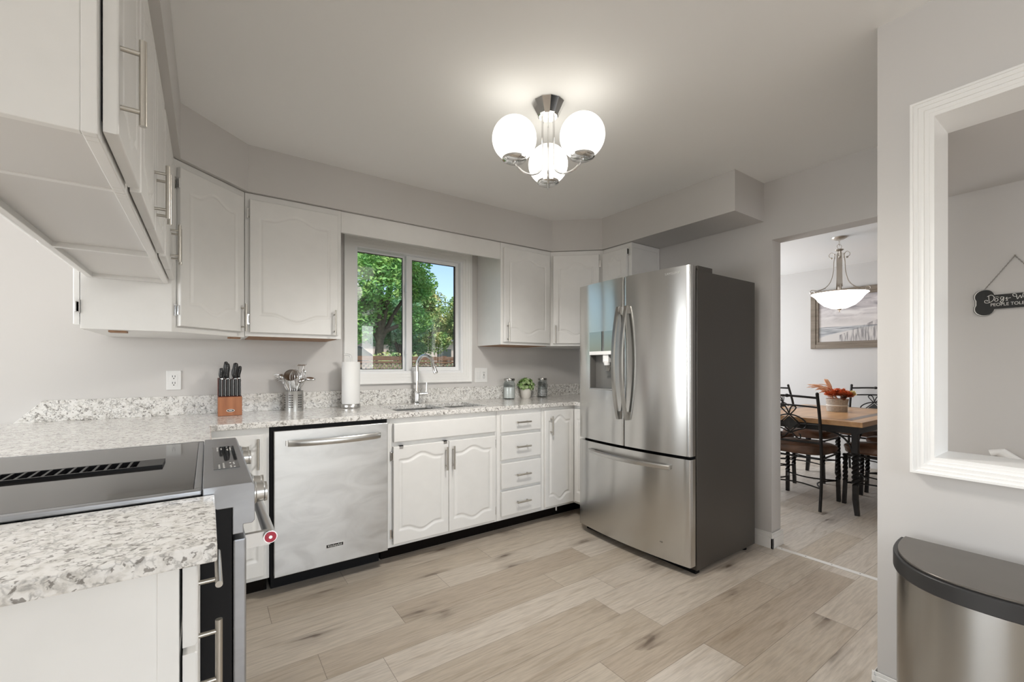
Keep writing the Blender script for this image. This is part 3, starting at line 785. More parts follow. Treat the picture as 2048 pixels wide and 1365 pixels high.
t = thing('corner_cabinet', 'white diagonal corner wall cabinet with arched door above the jars', 'cabinet', (2.7, 2.85, UB))
D0, D1 = (2.387, 2.83), (2.71, 2.532)
b = MB(); b.prism([D0, D1, (XR - .003, 2.532), (XR - .003, YB - .003), (2.387, YB - .003)], UB, UT); b.build('body', 'cab', t, bevel=0.0015)
m = frame2(D0, D1, 0); L = math.dist(D0, D1)
door(t, m, 0.022, L - 0.036, 1.398, 2.140, hpos=0.045, hz=1.475, hinges=(L - 0.036, 1), mt=0.11, rise=0.04)
t = thing('wall_cabinet', 'narrow white wall cabinet partly hidden behind the refrigerator top', 'cabinet', (2.9, 2.4, UB))
b = MB(); b.box(2.71, XR - .003, 2.24, 2.530, 1.83, UT); b.build('body', 'cab', t, bevel=0.0015)
b = MB(); b.box(2.712, 2.732, 2.236, 2.24, 1.83, UT); b.box(3.035, XR - .003, 2.236, 2.24, 1.83, UT); b.box(2.732, 3.035, 2.236, 2.24, 2.14, UT); b.build('end_frame', 'cab', t, bevel=0.001)
m = frame2((2.71, 2.530), (2.71, 2.24), 0)
door(t, m, 0.012, 0.262, 1.85, 2.140, hinges=(0.262, 1), mt=0.085, rise=0.03)

# ------------------------------------------------------------------ base cabinets
BT = 0.893
def base_box(t, x0, x1, y0=2.57, y1=3.17, open_top=False):
    b = MB()
    if open_top:
        b.box(x0, x0 + 0.016, y0, y1, 0.11, BT); b.box(x1 - 0.016, x1, y0, y1, 0.11, BT); b.box(x0 + .016, x1 - .016, y1 - 0.012, y1, 0.11, BT)
        b.box(x0 + .016, x1 - .016, y0, y1 - .012, 0.11, 0.128); b.box(x0 + .016, x1 - .016, y0, y0 + 0.018, 0.128, BT)
    else: b.box(x0, x1, y0, y1, 0.11, BT)
    b.build('body', 'cab', t, bevel=0.0015)
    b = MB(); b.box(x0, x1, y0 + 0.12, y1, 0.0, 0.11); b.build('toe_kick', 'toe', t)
# left corner
t = thing('base_cabinet', 'white base cabinet between the range and the dishwasher, single door', 'cabinet', (0.1, 2.9, 0))
base_box(t, -0.03, 0.262)
m = frame2((-0.03, 2.57), (0.262, 2.57), 0)
door(t, m, 0.03, 0.268, 0.135, 0.862, hpos=0.238, hz=0.765, hl=0.155, mt=0.09, rise=0.03, mx=0.04)
# sink base
t = thing('base_cabinet', 'white sink cabinet with two arched doors under a blank drawer front', 'cabinet', (1.28, 2.9, 0))
base_box(t, 0.884, 1.668, open_top=True)
m = frame2((0.884, 2.57), (1.668, 2.57), 0)
door(t, m, 0.035, 0.765, 0.748, 0.862, groove=False, name='false_drawer_front')
door(t, m, 0.032, 0.400, 0.132, 0.722, hpos=0.378, hz=0.615, hinges=(0.032, -1), mt=0.09, rise=0.032, mx=0.045)
door(t, m, 0.404, 0.765, 0.132, 0.722, hpos=0.428, hz=0.615, hinges=(0.765, 1), mt=0.09, rise=0.032, mx=0.045)
for x in (0.965, 1.26):
    b = MB(); b.box(x - 0.012, x + 0.012, 2.545, 2.568, 0.722, 0.728); b.box(x - 0.012, x + 0.012, 2.545, 2.549, 0.706, 0.728)
    b.build('over_door_hook', 'steel', t)
# drawers
t = thing('base_cabinet', 'white base cabinet with a stack of four drawers', 'cabinet', (1.88, 2.9, 0))
base_box(t, 1.670, 2.078)
m = frame2((1.670, 2.57), (2.078, 2.57), 0)
for z0, z1 in ((0.737, 0.862), (0.541, 0.714), (0.337, 0.516), (0.143, 0.316)):
    door(t, m, 0.030, 0.385, z0, z1, hpos=0.0 if z1 < .8 else 0.005, groove=False, hl=0.125, name='drawer')
# right corner
t = thing('base_cabinet', 'narrow white corner base cabinet with arched door beside the four drawers', 'cabinet', (2.3, 2.9, 0))
b = MB(); b.box(2.080, XR - 0.01, 2.57, 3.17, 0.11, BT); b.build('body', 'cab', t, bevel=0.0015)
b = MB(); b.box(2.080, XR - 0.01, 2.69, 3.17, 0, 0.11); b.build('toe_kick', 'toe', t)
m = frame2((2.080, 2.57), (2.42, 2.57), 0)
door(t, m, 0.018, 0.308, 0.132, 0.868, hpos=0.068, hz=0.755, hl=0.145, mt=0.09, rise=0.04, mx=0.045)
b = MB(); b.cyl((2.25, 2.60, 0.112), (2.25, 2.60, 0.07), 0.006, seg=10); b.build('loose_clip', 'white', t)
t = thing('base_cabinet', 'white base cabinet corner showing between the corner door and the refrigerator', 'cabinet', (2.7, 2.46, 0))
b = MB(); b.box(2.414, XR - 0.01, 2.362, 2.568, 0.11, BT); b.build('body', 'cab', t, bevel=0.0015)
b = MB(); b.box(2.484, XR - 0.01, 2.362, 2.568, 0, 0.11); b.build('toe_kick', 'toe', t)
m = frame2((2.414, 2.568), (2.414, 2.362), 0)
door(t, m, 0.024, 0.200, 0.132, 0.868, mt=0.09, rise=0.03, mx=0.04)
# peninsula, near end
t = thing('base_cabinet', 'white peninsula base cabinet nearest the camera, drawer over door', 'cabinet', (-0.4, 1.02, 0))
b = MB(); b.box(-0.88, -0.037, 0.872, 1.172, 0.11, BT); b.build('body', 'cab', t, bevel=0.0015)
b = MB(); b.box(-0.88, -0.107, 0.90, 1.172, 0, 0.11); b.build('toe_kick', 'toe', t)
for sx_ in ((-0.064, -0.037), (-0.88, -0.85)): b = MB(); b.box(*sx_, 0.868, 0.872, 0.11, BT); b.build('end_stile', 'cab', t, bevel=0.001)
m = frame2((-0.037, 0.872), (-0.037, 1.172), 0)
door(t, m, 0.006, 0.290, 0.757, 0.886, hpos=0.0, groove=False, hl=0.165, name='drawer')
door(t, m, 0.006, 0.290, 0.13, 0.745, hpos=0.085, hz=0.686, hl=0.128, mt=0.09, rise=0.03, mx=0.045)
# peninsula, far part between range and corner
t = thing('base_cabinet', 'white peninsula base cabinet just beyond the range', 'cabinet', (-0.4, 2.2, 0))
b = MB(); b.box(-0.88, -0.037, 1.952, 2.568, 0.11, BT); b.build('body', 'cab', t, bevel=0.0015)
b = MB(); b.box(-0.88, -0.107, 1.952, 2.568, 0, 0.11); b.build('toe_kick', 'toe', t)
m = frame2((-0.037, 1.952), (-0.037, 2.568), 0)
door(t, m, 0.02, 0.50, 0.13, 0.868, groove=False)

# ------------------------------------------------------------------ worktops
CT0, CT1, YC = 0.895, 0.925, 2.54
SX0, SX1, SY0, SY1 = 0.985, 1.655, 2.655, 3.03
b = MB()
def strip(x0, x1, y0, y1): b.box(x0, x1, y0, y1, CT0, CT1)
# one sheet built from a grid of cells with the sink cut out
xs = [-0.98, 0.013, SX0, 1.335, 1.352, SX1, 2.383, XR]; ys = [1.948, 2.362, YC, SY0, SY1, YB]
def inside(x, y):
    if y > YC: a = True
    elif x < 0.013: a = True
    elif x > 2.383 and y > 2.362: a = True
    else: a = False
    if SX0 < x < SX1 and SY0 < y < SY1 and not (1.335 < x < 1.352): a = False
    return a
def cell_sheet(xs, ys, z0, z1, inside):
    vs = []; idx = {}; fs = []
    def V(i, j, k):
        key = (i, j, k)
        if key not in idx: idx[key] = len(vs); vs.append((xs[i], ys[j], z0 if k == 0 else z1))
        return idx[key]
    nx, ny = len(xs) - 1, len(ys) - 1
    I = lambda i, j: 0 <= i < nx and 0 <= j < ny and inside((xs[i] + xs[i + 1]) / 2, (ys[j] + ys[j + 1]) / 2)
    for i in range(nx):
        for j in range(ny):
            if not I(i, j): continue
            fs.append((V(i, j, 1), V(i + 1, j, 1), V(i + 1, j + 1, 1), V(i, j + 1, 1))); fs.append((V(i, j, 0), V(i, j + 1, 0), V(i + 1, j + 1, 0), V(i + 1, j, 0)))
            if not I(i - 1, j): fs.append((V(i, j, 0), V(i, j, 1), V(i, j + 1, 1), V(i, j + 1, 0)))
            if not I(i + 1, j): fs.append((V(i + 1, j, 0), V(i + 1, j + 1, 0), V(i + 1, j + 1, 1), V(i + 1, j, 1)))
            if not I(i, j - 1): fs.append((V(i, j, 0), V(i + 1, j, 0), V(i + 1, j, 1), V(i, j, 1)))
            if not I(i, j + 1): fs.append((V(i, j + 1, 0), V(i, j + 1, 1), V(i + 1, j + 1, 1), V(i + 1, j + 1, 0)))
    return vs, fs
b = MB(); b.add(*cell_sheet(xs, ys, CT0, CT1, inside)); c = b.build('worktop', 'quartz', bevel=0.003)
tag(c, 'speckled quartz worktop running under the window and round to the range', 'worktop')
b = MB(); b.box(-0.98, 0.013, 0.852, 1.178, CT0, CT1); c = b.build('worktop', 'quartz', bevel=0.003)
tag(c, 'short speckled quartz worktop in front of the cooktop, nearest the camera', 'worktop')
# backsplash
b = MB(); mm = basis((0, YB, 0), (1, 0, 0), (0, 0, 1))
b.prism([(-0.787, CT1), (2.95 + 0.092, CT1), (2.95 + 0.092, 1.035), (-0.684, 1.035)], 0.0, 0.02, mm)
b.box(XR - 0.02, XR, 2.362, YB - 0.02, CT1, 1.035)
c = b.build('backsplash', 'quartz', bevel=0.0015); tag(c, 'low speckled quartz upstand along the wall with a slanted left end', 'backsplash')

# sink
t = thing('kitchen_sink', 'stainless double bowl sink set under the worktop below the window', 'sink', (1.34, 2.84, 0.74))
for x0, x1 in ((SX0 - 0.004, 1.337), (1.350, SX1 + 0.004)):
    y0, y1, zb, zt, q = SY0 - 0.004, SY1 + 0.004, 0.745, 0.894, 0.004
    b = MB()
    b.box(x0, x1, y0, y1, zb, zb + q); b.box(x0, x0 + q, y0, y1, zb, zt); b.box(x1 - q, x1, y0, y1, zb, zt); b.box(x0 + q, x1 - q, y0, y0 + q, zb, zt); b.box(x0 + q, x1 - q, y1 - q, y1, zb, zt)
    bw = b.build('bowl', 'steel', t)
    g = MB(); g.lathe([(0.0, 0.0), (0.04, 0.0), (0.042, 0.003), (0.03, 0.004), (0.028, 0.001), (0.0, 0.001)], ((x0 + x1) / 2, (y0 + y1) / 2, zb + q), 20); g.build('drain', 'chrome', bw, smooth=40)
# faucet
t = thing('kitchen_faucet', 'tall chrome gooseneck faucet with pull-down head behind the sink', 'faucet', (1.295, 3.09, CT1))
fx, fy = 1.295, 3.09
b = MB(); b.lathe([(0.0, 0), (0.027, 0), (0.027, 0.006), (0.019, 0.014), (0.019, 0.085), (0.016, 0.095), (0.0, 0.095)], (fx, fy, CT1), 24); b.build('base', 'chrome', t, smooth=40)
dv = Vector((0.055, -0.15, 0)); dn = dv.normalized(); R = 0.083
P = [Vector((fx, fy, z)) for z in (CT1 + 0.09, 1.05, 1.15, 1.205)]
cx_ = Vector((fx, fy, 1.205)) + dn * R
for i in range(1, 15):
    a = PI - i / 14 * PI * 0.90
    P.append(cx_ + dn * (R * math.cos(a)) + Vector((0, 0, R * math.sin(a))))
b = MB(); b.tube(P, 0.0118, 16); b.build('spout', 'chrome', t, smooth=50)
e = P[-1]; e2 = (P[-1] - P[-2]).normalized()
b = MB(); b.tube([e - e2 * 0.004, e + e2 * 0.02, e + e2 * 0.075, e + e2 * 0.082], [0.0135, 0.0145, 0.0175, 0.016], 18); b.build('spray_head', 'chrome', t, smooth=50)
b = MB(); b.cyl((fx + 0.012, fy - 0.003, 1.0), (fx + 0.075, fy - 0.018, 1.0), 0.010, 0.012, 14); b.tube([(fx + 0.066, fy - 0.016, 1.0), (fx + 0.068, fy - 0.016, 1.04), (fx + 0.071, fy - 0.016, 1.085)], [0.006, 0.005, 0.0045], 10); b.build('lever', 'chrome', t, smooth=50)

# ------------------------------------------------------------------ dishwasher
t = thing('dishwasher', 'stainless dishwasher with a bowed handle between the white cabinets', 'dishwasher', (0.575, 2.85, 0))
b = MB(); b.box(0.266, 0.882, 2.572, 3.14, 0.11, 0.892); b.box(0.28, 0.87, 2.68, 3.1, 0.0, 0.11); b.build('body', 'black', t)
b = MB(); b.box(0.281, 0.879, 2.538, 2.570, 0.112, 0.872)
b.build('door_panel', 'dw', t, bevel=0.003, uv='x')
hb = MB(); n = 18; pts = []
for i in range(n + 1):
    f = i / n; x = 0.345 + f * 0.485; pts.append((x, 2.538 - 0.012 - 0.046 * math.sin(PI * f) ** 0.6, 0.806))
prof = [(-0.010, 0.006), (-0.004, 0.017), (0.004, 0.017), (0.010, 0.006), (0.010, -0.006), (0.004, -0.017), (-0.004, -0.017), (-0.010, -0.006)]
vs = []; fs = []
for p in pts:
    for q in prof: vs.append((p[0], p[1] + q[0], p[2] + q[1]))
k = len(prof)
for i in range(n):
    for j in range(k): fs.append((i * k + j, i * k + (j + 1) % k, (i + 1) * k + (j + 1) % k, (i + 1) * k + j))
fs += [tuple(range(k)), tuple(range(n * k, n * k + k))]
hb.add(vs, fs); hb.box(0.335, 0.365, 2.528, 2.538, 0.792, 0.82); hb.box(0.81, 0.84, 2.528, 2.538, 0.792, 0.82)
hb.build('handle', 'steel', t, smooth=50)
b = MB(); b.box(0.533, 0.625, 2.5355, 2.538, 0.206, 0.227); pl = b.build('badge', 'chrome', t, bevel=0.0008)
b = MB(); b.box(0.5355, 0.6225, 2.5348, 2.5356, 0.2085, 0.2245); b.build('badge_field', 'black', pl)
text_mesh('badge_text', 'KitchenAid', 0.0165, 'signwhite', pl, basis((0.579, 2.5346, 0.2165), (1, 0, 0), (0, 0, 1)), 0.0002)

# ------------------------------------------------------------------ range
RY0, RY1 = 1.180, 1.944
t = thing('slide_in_range', 'slide-in electric range with black glass cooktop and centre downdraft vent', 'range', (-0.3, 1.56, 0))
b = MB(); b.box(-0.62, 0.046, RY0 + 0.006, RY1 - 0.006, 0.02, 0.925); b.build('body', 'blackmetal', t)
b = MB()
b.box(-0.64, -0.010, RY0, RY0 + 0.022, 0.925, 0.938); b.box(-0.64, -0.010, RY1 - 0.022, RY1, 0.925, 0.938)
b.box(-0.026, -0.010, RY0 + .022, RY1 - .022, 0.925, 0.938); b.box(-0.64, -0.61, RY0 + .022, RY1 - .022, 0.925, 0.938)
b.build('cooktop_rim', 'rangesteel', t, bevel=0.004, bseg=3)
VY0, VY1, VX1 = 1.515, 1.605, -0.105
b = MB()
xs_ = [-0.61, -0.56, VX1, -0.026]; ys_ = [RY0 + .022, VY0, VY1, RY1 - .022]
b.add(*cell_sheet(xs_, ys_, 0.926, 0.9375, lambda x, y: not (-0.56 < x < VX1 and VY0 < y < VY1)))
b.build('glass_cooktop', 'glass_black', t)
b = MB(); b.box(-0.56, VX1, VY0, VY1, 0.9255, 0.9265)
b.box(-0.565, VX1 + .005, VY0 - 0.004, VY0 + 0.004, 0.9265, 0.944); b.box(-0.565, VX1 + .005, VY1 - 0.004, VY1 + 0.004, 0.9265, 0.944)
b.box(VX1 - 0.05, VX1 + 0.005, VY0 + .004, VY1 - .004, 0.9265, 0.944); b.box(-0.565, -0.557, VY0 + .004, VY1 - .004, 0.9265, 0.944)
for k in range(17):
    x = -0.175 - k * 0.0225
    b.box(x, x + 0.006, VY0 + .004, VY1 - .004, 0.934, 0.944)
vg = b.build('downdraft_grille', 'blackmetal', t, bevel=0.001)
# control panel: cross-section in x,z swept along y
sec = [(-0.009, 0.905), (0.018, 0.888), (0.047, 0.888), (0.047, 0.826), (0.068, 0.826), (0.068, 0.846), (0.086, 0.846), (0.091, 0.852), (0.091, 0.934), (0.086, 0.941), (-0.009, 0.941)]
b = MB(); mm = basis((0, RY1, 0), (1, 0, 0), (0, 0, 1)); b.prism(sec, 0.0, RY1 - RY0, mm); cp = b.build('control_panel', 'rangesteel', t, bevel=0.0015)
b = MB(); b.add([(0.013, 1.37, 0.9414), (0.071, 1.37, 0.9414), (0.071, 1.745, 0.9414), (0.013, 1.745, 0.9414), (0.013, 1.37, 0.9420), (0.071, 1.37, 0.9420), (0.071, 1.745, 0.9420), (0.013, 1.745, 0.9420)],
                [(0, 3, 2, 1), (4, 5, 6, 7), (0, 1, 5, 4), (1, 2, 6, 5), (2, 3, 7, 6), (3, 0, 4, 7)]); b.build('display', 'display', cp)
random.seed(3)
for ys0 in (1.38, 1.66):
  b = MB()
  for gy in [ys0 + 0.02 * i for i in range(4)]:
    for gx in (0.024, 0.034, 0.050, 0.058):
        if random.random() < 0.8: b.box(gx, gx + 0.004, gy, gy + 0.008, 0.942, 0.9422)
  b.build('display_symbols', 'signwhite', cp)
for y in (1.275, 1.355, 1.775, 1.86):
    b = MB(); mk = basis((0.091, y, 0.892), (0, 1, 0), (0, 0, 1))
    b.lathe([(0.0, 0), (0.029, 0), (0.029, 0.007), (0.025, 0.010), (0.023, 0.026), (0.0245, 0.028), (0.024, 0.033), (0.0, 0.034)], (0, 0, 0), 28); b.xf(mk)
    kn = b.build('knob', 'steel', t, smooth=35)
b = MB(); b.box(0.048, 0.074, RY0 + 0.004, RY1 - 0.004, 0.17, 0.812); od = b.build('oven_door', 'rangesteel', t, bevel=0.004)
b = MB(); b.box(0.074, 0.0755, RY0 + 0.1, RY1 - 0.1, 0.36, 0.70); b.build('oven_window', 'display', od)
b = MB(); b.box(0.048, 0.070, RY0 + 0.004, RY1 - 0.004, 0.04, 0.16); b.build('drawer', 'rangesteel', t, bevel=0.004)
b = MB(); b.cyl((0.126, RY0 + 0.03, 0.795), (0.126, RY1 - 0.03, 0.795), 0.0135, seg=24)
for y in (RY0 + 0.035, RY1 - 0.035): b.box(0.074, 0.126, y, y + 0.014, 0.774, 0.808)
ohd = b.build('handle', 'steel', od, smooth=40)
b = MB(); b.cyl((0.126, RY0 + 0.026, 0.795), (0.126, RY0 + 0.031, 0.795), 0.0150, seg=24); b.build('end_cap', 'chrome', t, smooth=40)
b = MB(); b.cyl((0.126, RY0 + 0.0245, 0.795), (0.126, RY0 + 0.0262, 0.795), 0.0128, seg=24); b.build('medallion', 'red', t, smooth=40)
b = MB(); b.cyl((0.126, RY0 + 0.0235, 0.795), (0.126, RY0 + 0.0246, 0.795), 0.0040, seg=16); b.build('medallion_centre', 'chrome', t, smooth=40)
for x in (-0.58, 0.0):
    for y in (RY0 + 0.04, RY1 - 0.04): b = MB(); b.cyl((x, y, 0), (x, y, 0.02), 0.015, seg=12); b.build('foot', 'black', t)

# ------------------------------------------------------------------ refrigerator
FY0, FY1, FXF = 1.440, 2.338, 2.252
YS = 1.892; YCN = (FY0 + FY1) / 2; HWF = (FY1 - FY0) / 2
t = thing('refrigerator', 'stainless french door refrigerator with dark grey sides and a water dispenser', 'refrigerator', (2.64, YCN, 0))
def ffx(y): return FXF - 0.036 * (1 - ((y - YCN) / HWF) ** 2)
b = MB(); b.box(2.312, 2.985, 1.436, 2.342, 0.025, 1.765); b.build('case', 'case', t, bevel=0.003)
def fdoor(y0, y1, z0, z1, name):
    n = 20; r = 0.007; pts = []
    for i in range(n + 1):
        y = y0 + (y1 - y0) * i / n; e = min(y - y0, y1 - y)
        off = r - math.sqrt(max(0, r * r - (r - min(e, r)) ** 2)) if e < r else 0
        pts.append((ffx(y) + off, y))
    for yy in (0.15, 0.45, 1.0):
        pass
    extra = []
    for f in (0.2, 0.5, 1.0):
        e = r * f; off = r - math.sqrt(max(0, r * r - (r - e) ** 2))
        extra += [(ffx(y0 + e) + off, y0 + e), (ffx(y1 - e) + off, y1 - e)]
    pts = sorted(set(pts + extra), key=lambda p: p[1])
    poly = [(2.304, y1), ] + [p for p in reversed(pts)] + [(2.304, y0)]
    b = MB(); b.prism(poly, z0, z1)
    return b
bl = fdoor(YS + 0.003, FY1, 0.690, 1.790, 'l')
me_d = bl.build('door', 'fridge', t, smooth=30, uv='y')
# dispenser pocket cut out of the left door
DP = dict(y0=1.992, y1=2.215, z0=1.045, z1=1.288)
cb_ = MB(); cb_.box(2.15, 2.299, DP['y0'], DP['y1'], DP['z0'], DP['z1']); cut = cb_.build('cutter_tmp', 'fridge', t)
mod = me_d.modifiers.new('cut', 'BOOLEAN'); mod.object = cut; mod.operation = 'DIFFERENCE'; mod.solver = 'EXACT'
bpy.context.view_layer.update()
dg = bpy.context.evaluated_depsgraph_get(); nm_ = bpy.data.meshes.new_from_object(me_d.evaluated_get(dg))
me_d.modifiers.clear(); me_d.data = nm_; bpy.data.objects.remove(cut)
nm_.polygons.foreach_set('use_smooth', [True] * len(nm_.polygons)); nm_.set_sharp_from_angle(angle=math.radians(25))
dL = me_d
br = fdoor(FY0, YS - 0.003, 0.690, 1.790, 'r'); dR = br.build('door', 'fridge', t, smooth=30, uv='y')
bd = fdoor(FY0, FY1, 0.055, 0.672, 'd'); dD = bd.build('freezer_drawer', 'fridge', t, smooth=30, uv='y')
b = MB(); b.box(2.304, 2.312, 1.446, 2.332, 0.06, 1.785); b.build('gasket', 'black', t)
b = MB(); b.box(2.32, 2.36, 1.45, 2.33, 0.0, 0.055); b.build('kick_grille', 'black', t)
for y in (1.47, 2.31): b = MB(); b.cyl((2.90, y, 0.0), (2.90, y, 0.026), 0.02, seg=12); b.build('foot', 'black', t)
for y in (1.445, 2.24):
    b = MB(); b.box(2.335, 2.49, y, y + 0.09, 1.765, 1.797); b.build('hinge_cover', 'case', t, bevel=0.003)
# dispenser
def curved_panel(y0, y1, z0, z1, out, depth, n=8):
    b = MB(); poly = [(ffx(y0 + (y1 - y0) * i / n) - out, y0 + (y1 - y0) * i / n) for i in range(n + 1)]
    back = [(p[0] + depth, p[1]) for p in reversed(poly)]
    b.prism(poly + back, z0, z1); return b
b = curved_panel(DP['y0'] - .004, DP['y1'] + .004, 1.312, 1.448, 0.0012, 0.006); b.build('dispenser_display', 'dispglass', dL, smooth=30)
b = curved_panel(DP['y0'] - .004, DP['y1'] + .004, 1.288, 1.312, 0.003, 0.010); sp_ = b.build('dispenser_button_strip', 'white', dL, smooth=30)
b = MB(); b.box(2.292, 2.2985, DP['y0'] + .001, DP['y1'] - .001, DP['z0'] + .001, DP['z1'] - .001); a_, c_, e_, g_ = DP['y0'] + .0008, DP['y1'] - .0008, DP['z0'] + .0008, DP['z1'] - .0008
for bx_ in ((a_, a_ + .002, e_, g_), (c_ - .002, c_, e_, g_), (a_ + .002, c_ - .002, e_, e_ + .002), (a_ + .002, c_ - .002, g_ - .002, g_)): b.box(2.238, 2.292, *bx_)
b.build('dispenser_lining', 'lining', dL)
b = MB(); b.prism([(2.228, 2.085), (2.268, 2.085), (2.268, 2.035), (2.228, 2.035)][::-1], 1.235, 1.287); b.lathe([(0.0, 0), (0.020, 0), (0.026, 0.03), (0.0, 0.03)], (2.243, 2.06, 1.215), 18); b.build('dispenser_nozzle', 'white', dL, smooth=40)
b = MB(); b.add([(2.236, 2.035, 1.175), (2.236, 2.075, 1.175), (2.262, 2.075, 1.235), (2.262, 2.035, 1.235), (2.240, 2.035, 1.175), (2.240, 2.075, 1.175), (2.266, 2.075, 1.235), (2.266, 2.035, 1.235)],
                [(0, 1, 2, 3), (7, 6, 5, 4), (0, 4, 5, 1), (1, 5, 6, 2), (2, 6, 7, 3), (3, 7, 4, 0)]); b.build('dispenser_paddle', 'chrome', dL)
b = MB(); b.box(2.222, 2.292, DP['y0'] + .004, DP['y1'] - .004, DP['z0'] + .001, DP['z0'] + 0.010); b.build('drip_tray', 'steel', dL, bevel=0.001)
# handles
def bow_handle(parent, y, z0, z1):
    b = MB(); n = 28; vs = []; fs = []; fx_ = ffx(y)
    prof = [(-0.008, -0.010), (0.006, -0.012), (0.010, -0.009), (0.010, 0.009), (0.006, 0.012), (-0.008, 0.010)]
    for i in range(n + 1):
        f = i / n; z = z0 + (z1 - z0) * f; s_ = math.sin(PI * f)
        x = fx_ - 0.014 - 0.052 * s_ ** 0.8
        for q in prof: vs.append((x + q[0], y + q[1], z))
    k = len(prof)
    for i in range(n):
        for j in range(k): fs.append((i * k + j, i * k + (j + 1) % k, (i + 1) * k + (j + 1) % k, (i + 1) * k + j))
    fs += [tuple(range(k)), tuple(range(n * k, n * k + k))]
    b.add(vs, fs); b.box(fx_ - 0.02, fx_ + 0.002, y - 0.010, y + 0.010, z0, z0 + 0.05); b.box(fx_ - 0.02, fx_ + 0.002, y - 0.010, y + 0.010, z1 - 0.05, z1)
    b.build('handle', 'handle', parent, smooth=40)
bow_handle(dL, YS + 0.034, 0.862, 1.598); bow_handle(dR, YS - 0.034, 0.862, 1.598)
b = MB(); n = 28; vs = []; fs = []
prof = [(-0.008, -0.010), (-0.010, 0.008), (-0.004, 0.013), (0.008, 0.013), (0.008, -0.013), (-0.004, -0.013)]
for i in range(n + 1):
    f = i / n; y = 1.555 + 0.655 * f; x = ffx(y) - 0.012 - 0.034 * math.sin(PI * f) ** 0.6
    for q in prof: vs.append((x + q[0], y, 0.612 + q[1]))
k = len(prof)
for i in range(n):
    for j in range(k): fs.append((i * k + j, i * k + (j + 1) % k, (i + 1) * k + (j + 1) % k, (i + 1) * k + j))
fs += [tuple(range(k)), tuple(range(n * k, n * k + k))]
b.add(vs, fs); b.box(ffx(1.57) - 0.015, ffx(1.57) + .002, 1.558, 1.585, 0.602, 0.622); b.box(ffx(2.19) - 0.015, ffx(2.19) + .002, 2.18, 2.207, 0.602, 0.622)
b.build('handle', 'steel', dD, smooth=40)
text_mesh('maker_mark', 'SAMSUNG', 0.020, 'steel', dR, basis((ffx(1.545) - 0.0006, 1.545, 1.755), (0.10, -1, 0), (0, 0, 1)), 0.0002, space=1.1)
b = MB(); b.box(ffx(1.62) - 0.0006, ffx(1.62), 1.609, 1.631, 0.150, 0.158); b.build('small_label', 'handle', dD)

# ------------------------------------------------------------------ wall plates
def receptacle(m, dy, parent):
    for sgn in (1, -1):
        b = MB(); z = 0.019 * sgn
        b.box(-0.007, -0.0045, -0.0075, -0.0068, z - 0.002, z + 0.009); b.box(0.0045, 0.007, -0.0075, -0.0068, z - 0.002, z + 0.009)
        b.cyl((0, -0.0075, z - 0.009), (0, -0.0068, z - 0.009), 0.003, seg=8); b.xf(m); b.build('socket_holes', 'dark', parent)
t = thing('wall_outlet', 'white duplex outlet plate on the wall left of the knife block', 'outlet', (-0.16, YB, 1.128))
m = Matrix.Translation((-0.16, YB, 1.128)); b = MB(); b.box(-0.034, 0.034, -0.006, 0, -0.056, 0.056); b.xf(m); b.build('cover_plate', 'white', t, bevel=0.002)
b = MB(); b.box(-0.017, 0.017, -0.0068, -0.006, -0.034, 0.034); b.xf(m); b.build('receptacle', 'white', t, bevel=0.0005); receptacle(m, 0, t)
t = thing('switch_plate', 'white double plate with switch and protected outlet right of the window', 'switch', (1.91, YB, 1.131))
m = Matrix.Translation((1.91, YB, 1.131)); b = MB(); b.box(-0.064, 0.064, -0.006, 0, -0.062, 0.062); b.xf(m); b.build('cover_plate', 'white', t, bevel=0.002)
b = MB(); b.box(-0.045, -0.013, -0.010, -0.006, -0.032, 0.032); b.xf(m); b.build('rocker_switch', 'white', t, bevel=0.001)
m2 = Matrix.Translation((1.939, YB, 1.131)); b = MB(); b.box(-0.016, 0.016, -0.0068, -0.006, -0.034, 0.034); b.xf(m2); b.build('receptacle', 'white', t, bevel=0.0005)
receptacle(m2, 0, t)
b = MB(); b.box(-0.005, 0.005, -0.0078, -0.0068, -0.004, 0.004); b.xf(m2); b.build('test_button', 'dark', t)

# ------------------------------------------------------------------ worktop objects
# knife block
KX, KY, KZ = 0.106, 3.02, CT1
RK = 0.05
t = thing('knife_block', 'cherry wood knife block holding black handled knives beside the utensil holder', 'knife block', (KX, KY, KZ))
b = MB(); sec = [(-0.055, 0.0), (0.075, 0.0), (0.075, 0.215), (-0.005, 0.205), (-0.005, 0.118), (-0.055, 0.108)]
b.prism([(p[0], p[1]) for p in sec], -0.058, 0.058, basis((KX, KY, KZ), (0, 1, 0), (0, 0, 1))); b.build('block', 'blockdark', t, bevel=0.002)
b = MB(); b.box(KX - 0.0585, KX + 0.0585, KY - 0.060, KY - 0.055, KZ + 0.001, KZ + 0.108); fr_ = b.build('front_panel', 'blockwood', t, bevel=0.001)
b = MB(); b.prism([(0.020 * math.cos(a * PI / 12), 0.0085 * math.sin(a * PI / 12)) for a in range(24)], 0, 0.0008, basis((KX + .002, KY - 0.060, KZ + 0.030), (1, 0, 0), (0, 0, 1))); og = b.build('oval_emblem', 'signwhite', fr_)
b = MB(); b.prism([(0.0165 * math.cos(a * PI / 12), 0.0062 * math.sin(a * PI / 12)) for a in range(24)], 0, 0.0012, basis((KX + .002, KY - 0.060, KZ + 0.030), (1, 0, 0), (0, 0, 1))); b.build('oval_field', 'black', fr_)
b = MB(); b.prism([(0.0105 * math.cos(a * PI / 12), 0.0026 * math.sin(a * PI / 12)) for a in range(24)], 0, 0.0015, basis((KX + .002, KY - 0.060, KZ + 0.030), (1, 0, 0), (0, 0, 1))); b.build('oval_word', 'signwhite', fr_)
